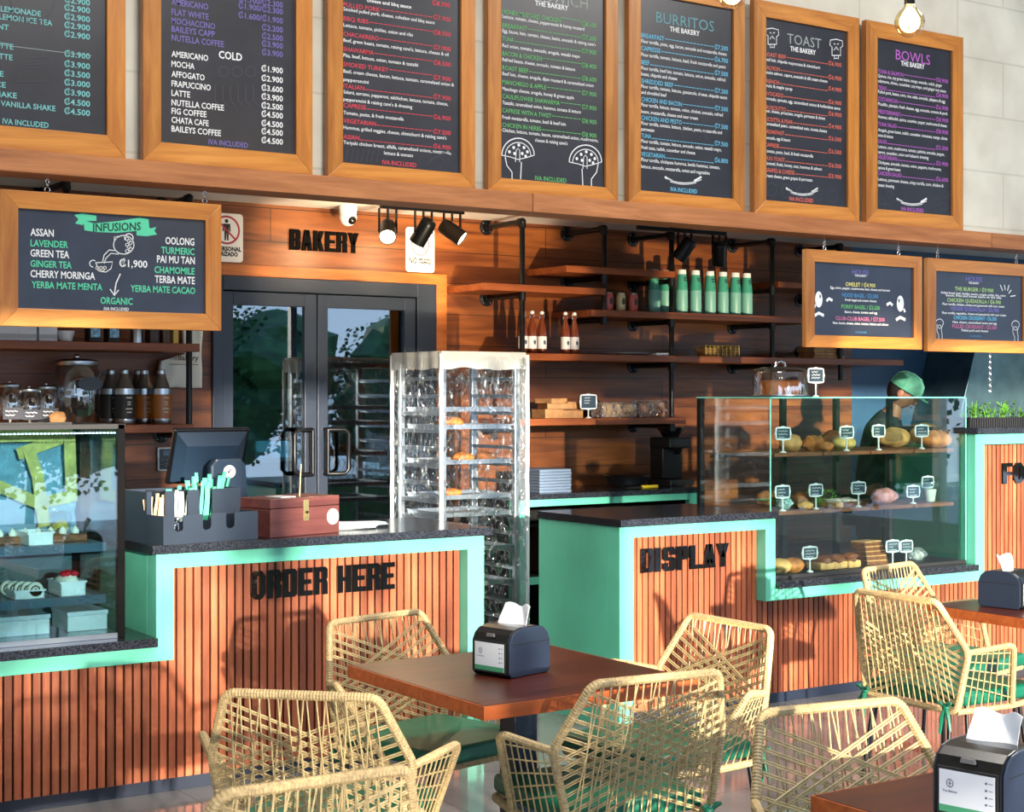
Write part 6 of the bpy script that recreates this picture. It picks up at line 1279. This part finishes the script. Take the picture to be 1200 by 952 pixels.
hp = [(8.98, 1.20), (11.9, 1.20), (11.9, 2.2), (9.32, 2.2)]
wpart('canopy', MB().prism([(x, z) for x, z in hp], 7.75, 8.19), plain('hood_steel', (92, 118, 124), .34, .85, var=.1), t, bevel=.004); wpart('lower_lip', MB().box(8.98, 11.9, 7.74, 7.7495, 1.20, 1.26), STEEL, t)
m = MB(); x = XA(1160, 6.0)
for k in range(14):
    zc = PY(1160, 412, 6.0).z - .012 - k * .0165; m.tube([(x + (.006 * math.cos(a) if k % 2 else 0), 6.0 + (0 if k % 2 else .006 * math.cos(a)), zc + .0105 * math.sin(a)) for a in [i * math.pi / 5 for i in range(10)]], .0018, 6, closed=True)
single('hanging_chain', m, CHROME, 'thin metal chain hanging below the right house menu', 'chain')

# ================================================================= baker behind the bread case
pxx, pyy = XA(1043, 7.15) + .04, 7.34
pr = thing('person', 'person in a mint cap bending over work behind the bread case', 'person', (pxx, pyy, 0), R_(35))
def skin_body(verts, edges, radii, name, mat, parent, sub=2):
    me = bpy.data.meshes.new(name); me.from_pydata(verts, edges, []); me.materials.append(mat); o = bpy.data.objects.new(name, me); C.objects.link(o); o.parent = parent
    sk = o.modifiers.new('skin', 'SKIN'); sk.use_smooth_shade = True
    for i, r in enumerate(radii): v = me.skin_vertices[0].data[i]; v.radius = r if isinstance(r, tuple) else (r, r); v.use_root = (i == 0)
    s = o.modifiers.new('sub', 'SUBSURF'); s.levels = sub; s.render_levels = sub; return o
SKIN = plain('skin', (150, 100, 76), .5)
V_ = [(0, .02, .92), (0, .0, 1.10), (0, -.04, 1.28), (0, -.09, 1.42), (0, -.135, 1.50), (0, -.16, 1.56),
      (-.17, -.08, 1.39), (-.24, -.16, 1.16), (-.16, -.36, 1.07), (.17, -.08, 1.39), (.24, -.16, 1.16), (.16, -.36, 1.07),
      (-.09, .02, .86), (-.10, .0, .48), (-.10, .03, .06), (.09, .02, .86), (.10, .0, .48), (.10, .03, .06), (-.10, -.10, .04), (.10, -.10, .04)]
E_ = [(0, 1), (1, 2), (2, 3), (3, 4), (4, 5), (3, 6), (6, 7), (7, 8), (3, 9), (9, 10), (10, 11), (0, 12), (12, 13), (13, 14), (0, 15), (15, 16), (16, 17), (14, 18), (17, 19)]
rr = [(.15, .10), (.145, .095), (.165, .10), (.12, .08), .052, .055, .062, .045, .032, .062, .045, .032, .085, .06, .045, .085, .06, .045, .04, .04]
skin_body(V_, E_, rr, 'body', SKIN, pr)
Vs = V_[:4] + V_[6:8] + V_[9:11] + [(0, -.118, 1.47)]; Es = [(0, 1), (1, 2), (2, 3), (3, 4), (4, 5), (3, 6), (6, 7), (3, 8)]; rs_ = [(.17, .12), (.165, .115), (.19, .13), (.16, .12), .09, .066, .09, .066, .078]
skin_body(Vs, Es, rs_, 'shirt', plain('dark_shirt', (26, 28, 34), .8), pr)
skin_body([(0, .02, .90), (-.09, .02, .86), (-.10, 0, .48), (-.10, .03, .09), (.09, .02, .86), (.10, 0, .48), (.10, .03, .09)], [(0, 1), (1, 2), (2, 3), (0, 4), (4, 5), (5, 6)], [(.16, .115), .098, .075, .06, .098, .075, .06], 'trousers', plain('dark_trousers', (30, 34, 46), .8), pr)
HM = Matrix.Translation((0, -.20, 1.62)) @ Matrix.Rotation(R_(32), 4, 'X')
hd = MB().ball((0, 0, 0), (.076, .097, .115), 24, 18)
for i, p in enumerate(hd.v):
    if p.z < -.03: hd.v[i] = Vector((p.x * (1 + (p.z + .03) * 2.6), p.y * (1 + (p.z + .03) * 1.2), p.z))
hd.ball((0, -.098, -.022), (.013, .018, .022), 10, 8); hd.ball((-.078, .004, -.012), (.010, .020, .030), 10, 8); hd.ball((.078, .004, -.012), (.010, .020, .030), 10, 8)
obj('head', hd.xf(HM), SKIN, pr, smooth=True)
for s in (-1, 1): obj('eye', MB().ball((s * .030, -.087, .004), (.011, .008, .007), 10, 8).xf(HM), BLACKP, pr, smooth=True)
obj('mouth', MB().ball((0, -.094, -.062), (.022, .007, .006), 12, 6).xf(HM), plain('lips', (130, 70, 64), .5), pr, smooth=True)
hr = MB().ball((0, .018, .012), (.083, .094, .112), 22, 14); keep = [i for i, p in enumerate(hr.v)]
for i, p in enumerate(hr.v):
    if p.y < -.03: hr.v[i] = Vector((p.x * .8, -.03 - (p.y + .03) * .2, p.z))
obj('hair', hr.xf(HM), plain('dark_hair', (24, 20, 20), .6), pr, smooth=True)
CAPM = plain('mint_cap', (78, 150, 122), .7, var=.1, vscale=30)
cp = obj('cap', MB().lathe([(.096, .018), (.097, .05), (.086, .095), (.055, .125), (.0, .136)], 24, (0, .0, .0), 1.16).xf(HM), CAPM, pr, smooth=True)
m = MB()
for k in range(6):
    a = k * math.pi / 3; m.tube([(.098 * math.cos(a), .098 * 1.16 * math.sin(a), .022), (.099 * math.cos(a), .099 * 1.16 * math.sin(a), .05), (.087 * math.cos(a), .087 * 1.16 * math.sin(a), .096), (.056 * math.cos(a), .056 * 1.16 * math.sin(a), .1265), (0, 0, .138)], .002, 5)
obj('cap_seams', m.xf(HM), plain('cap_seam', (120, 186, 160), .7), cp)
obj('cap_brim', MB().prism([(-.075, -.085), (-.05, -.15), (0, -.172), (.05, -.15), (.075, -.085)], .016, .024, 'z').xf(HM), CAPM, cp, bevel=.003)
for s in (-1, 1):
    W0 = Vector((s * .16, -.36, 1.07)); pv = [W0, W0 + Vector((0, -.05, -.015)), W0 + Vector((0, -.085, -.02))]; pe = [(0, 1), (1, 2)]; rad = [(.026, .02), (.036, .017), (.034, .015)]
    for k, (dx, L) in enumerate(((-.027, .066), (-.009, .074), (.009, .070), (.026, .054))):
        b0_ = len(pv); pv += [W0 + Vector((dx, -.095, -.022)), W0 + Vector((dx * 1.1, -.095 - L * .5, -.032)), W0 + Vector((dx * 1.15, -.095 - L, -.052))]; pe += [(2, b0_), (b0_, b0_ + 1), (b0_ + 1, b0_ + 2)]; rad += [.0095, .0088, .0075]
    b0_ = len(pv); pv += [W0 + Vector((-s * .036, -.045, -.02)), W0 + Vector((-s * .056, -.085, -.03))]; pe += [(1, b0_), (b0_, b0_ + 1)]; rad += [.011, .009]
    skin_body([tuple(p) for p in pv], pe, rad, 'hand', SKIN, pr, 2)
# ================================================================= street trees beyond the open front (they shade and are mirrored in the glass)
BARK = plain('bark', (74, 60, 48), .9, var=.2, vscale=12); TLEAF = plain('tree_leaf', (44, 84, 40), .6, var=.35, vscale=3)
def tree(label, x, y, zc, r, n, seed, ls=.10):
    rnd = random.Random(seed); t = thing('street_tree', label, 'tree', (x, y, -1.5), 0, 'street trees outside')
    m = MB().tube([(0, 0, 0), (.05, .03, (zc + 1.5) * .5), (0, .02, zc + 1.5)], [.10, .08, .05], 8)
    for k in range(9):
        a = k * 2.4; b0 = Vector((0, .02, (zc + 1.5) * (.5 + .05 * k))); d = Vector((math.cos(a), math.sin(a), rnd.uniform(-.1, .5))) * r[0] * rnd.uniform(.7, 1.0); m.tube([b0, b0 + d * .5 + Vector((0, 0, .1)), b0 + d], [.035, .022, .008], 6)
    obj('trunk', m, BARK, t, smooth=True); m = MB()
    if n > 1400:
        for k in range(7): m.ball((rnd.uniform(-.4, .4) * r[0], rnd.uniform(-.4, .4) * r[0], zc + 1.5 + rnd.uniform(-.45, .35) * r[1]), (r[0] * .52, r[0] * .52, r[1] * .5), 14, 9, wob=.5, seed=seed + k)
    for k in range(n):
        while True:
            q3 = Vector((rnd.gauss(0, .5), rnd.gauss(0, .5), rnd.gauss(0, .5)))
            if q3.length < 1: break
        p = Vector((q3.x * r[0], q3.y * r[0], zc + 1.5 + q3.z * r[1])); d = Vector((rnd.uniform(-1, 1), rnd.uniform(-1, 1), rnd.uniform(-1, .6))).normalized(); s_ = d.orthogonal().normalized() * ls * .4
        m.add([p, p + d * ls * .5 + s_, p + d * ls, p + d * ls * .5 - s_], [(0, 1, 2, 3)])
    obj('crown', m, TLEAF, t)
tree('broad tree added outside to shade the right shelves', 3.2, -12, 3.75, (1.15, .85), 1300, 1)  # unseen crown placed to keep sun off the right shelves
tree('low tree added outside to shade the counter at left', -.75, -9.5, 2.35, (.85, .9), 520, 2)  # unseen, stands in the sun's path to darken the lower left slats
tree('bushy tree added outside to shade the left wall, behind the low one', .05, -10.6, 3.95, (.6, .5), 900, 7)  # unseen, added to block sun from the wall behind the jars
tree('slender street tree outside before the order counter', 1.2, -5.2, 2.05, (.95, .75), 120, 3)
for _k, (_x, _y, _z, _r, _s) in enumerate(((9.2, -19, 1.6, 2.8, 'first'), (15.2, -20, 1.9, 2.9, 'second'), (21.2, -20, 1.7, 2.9, 'third'), (27.3, -19, 2.0, 2.9, 'fourth'), (20.5, -9, 1.5, 2.8, 'fifth'), (22.5, -3, 1.8, 2.8, 'sixth'), (21.5, 3.2, 1.6, 2.8, 'seventh'))):
    tree('bushy street tree mirrored in the door glass, %s from the left' % _s, _x, _y, _z, (_r, 2.2), 5200, 10 + _k, .15)
tree('tall street tree at the far left outside', -6.5, -15, 3.0, (2.6, 2.4), 1500, 5, .15)
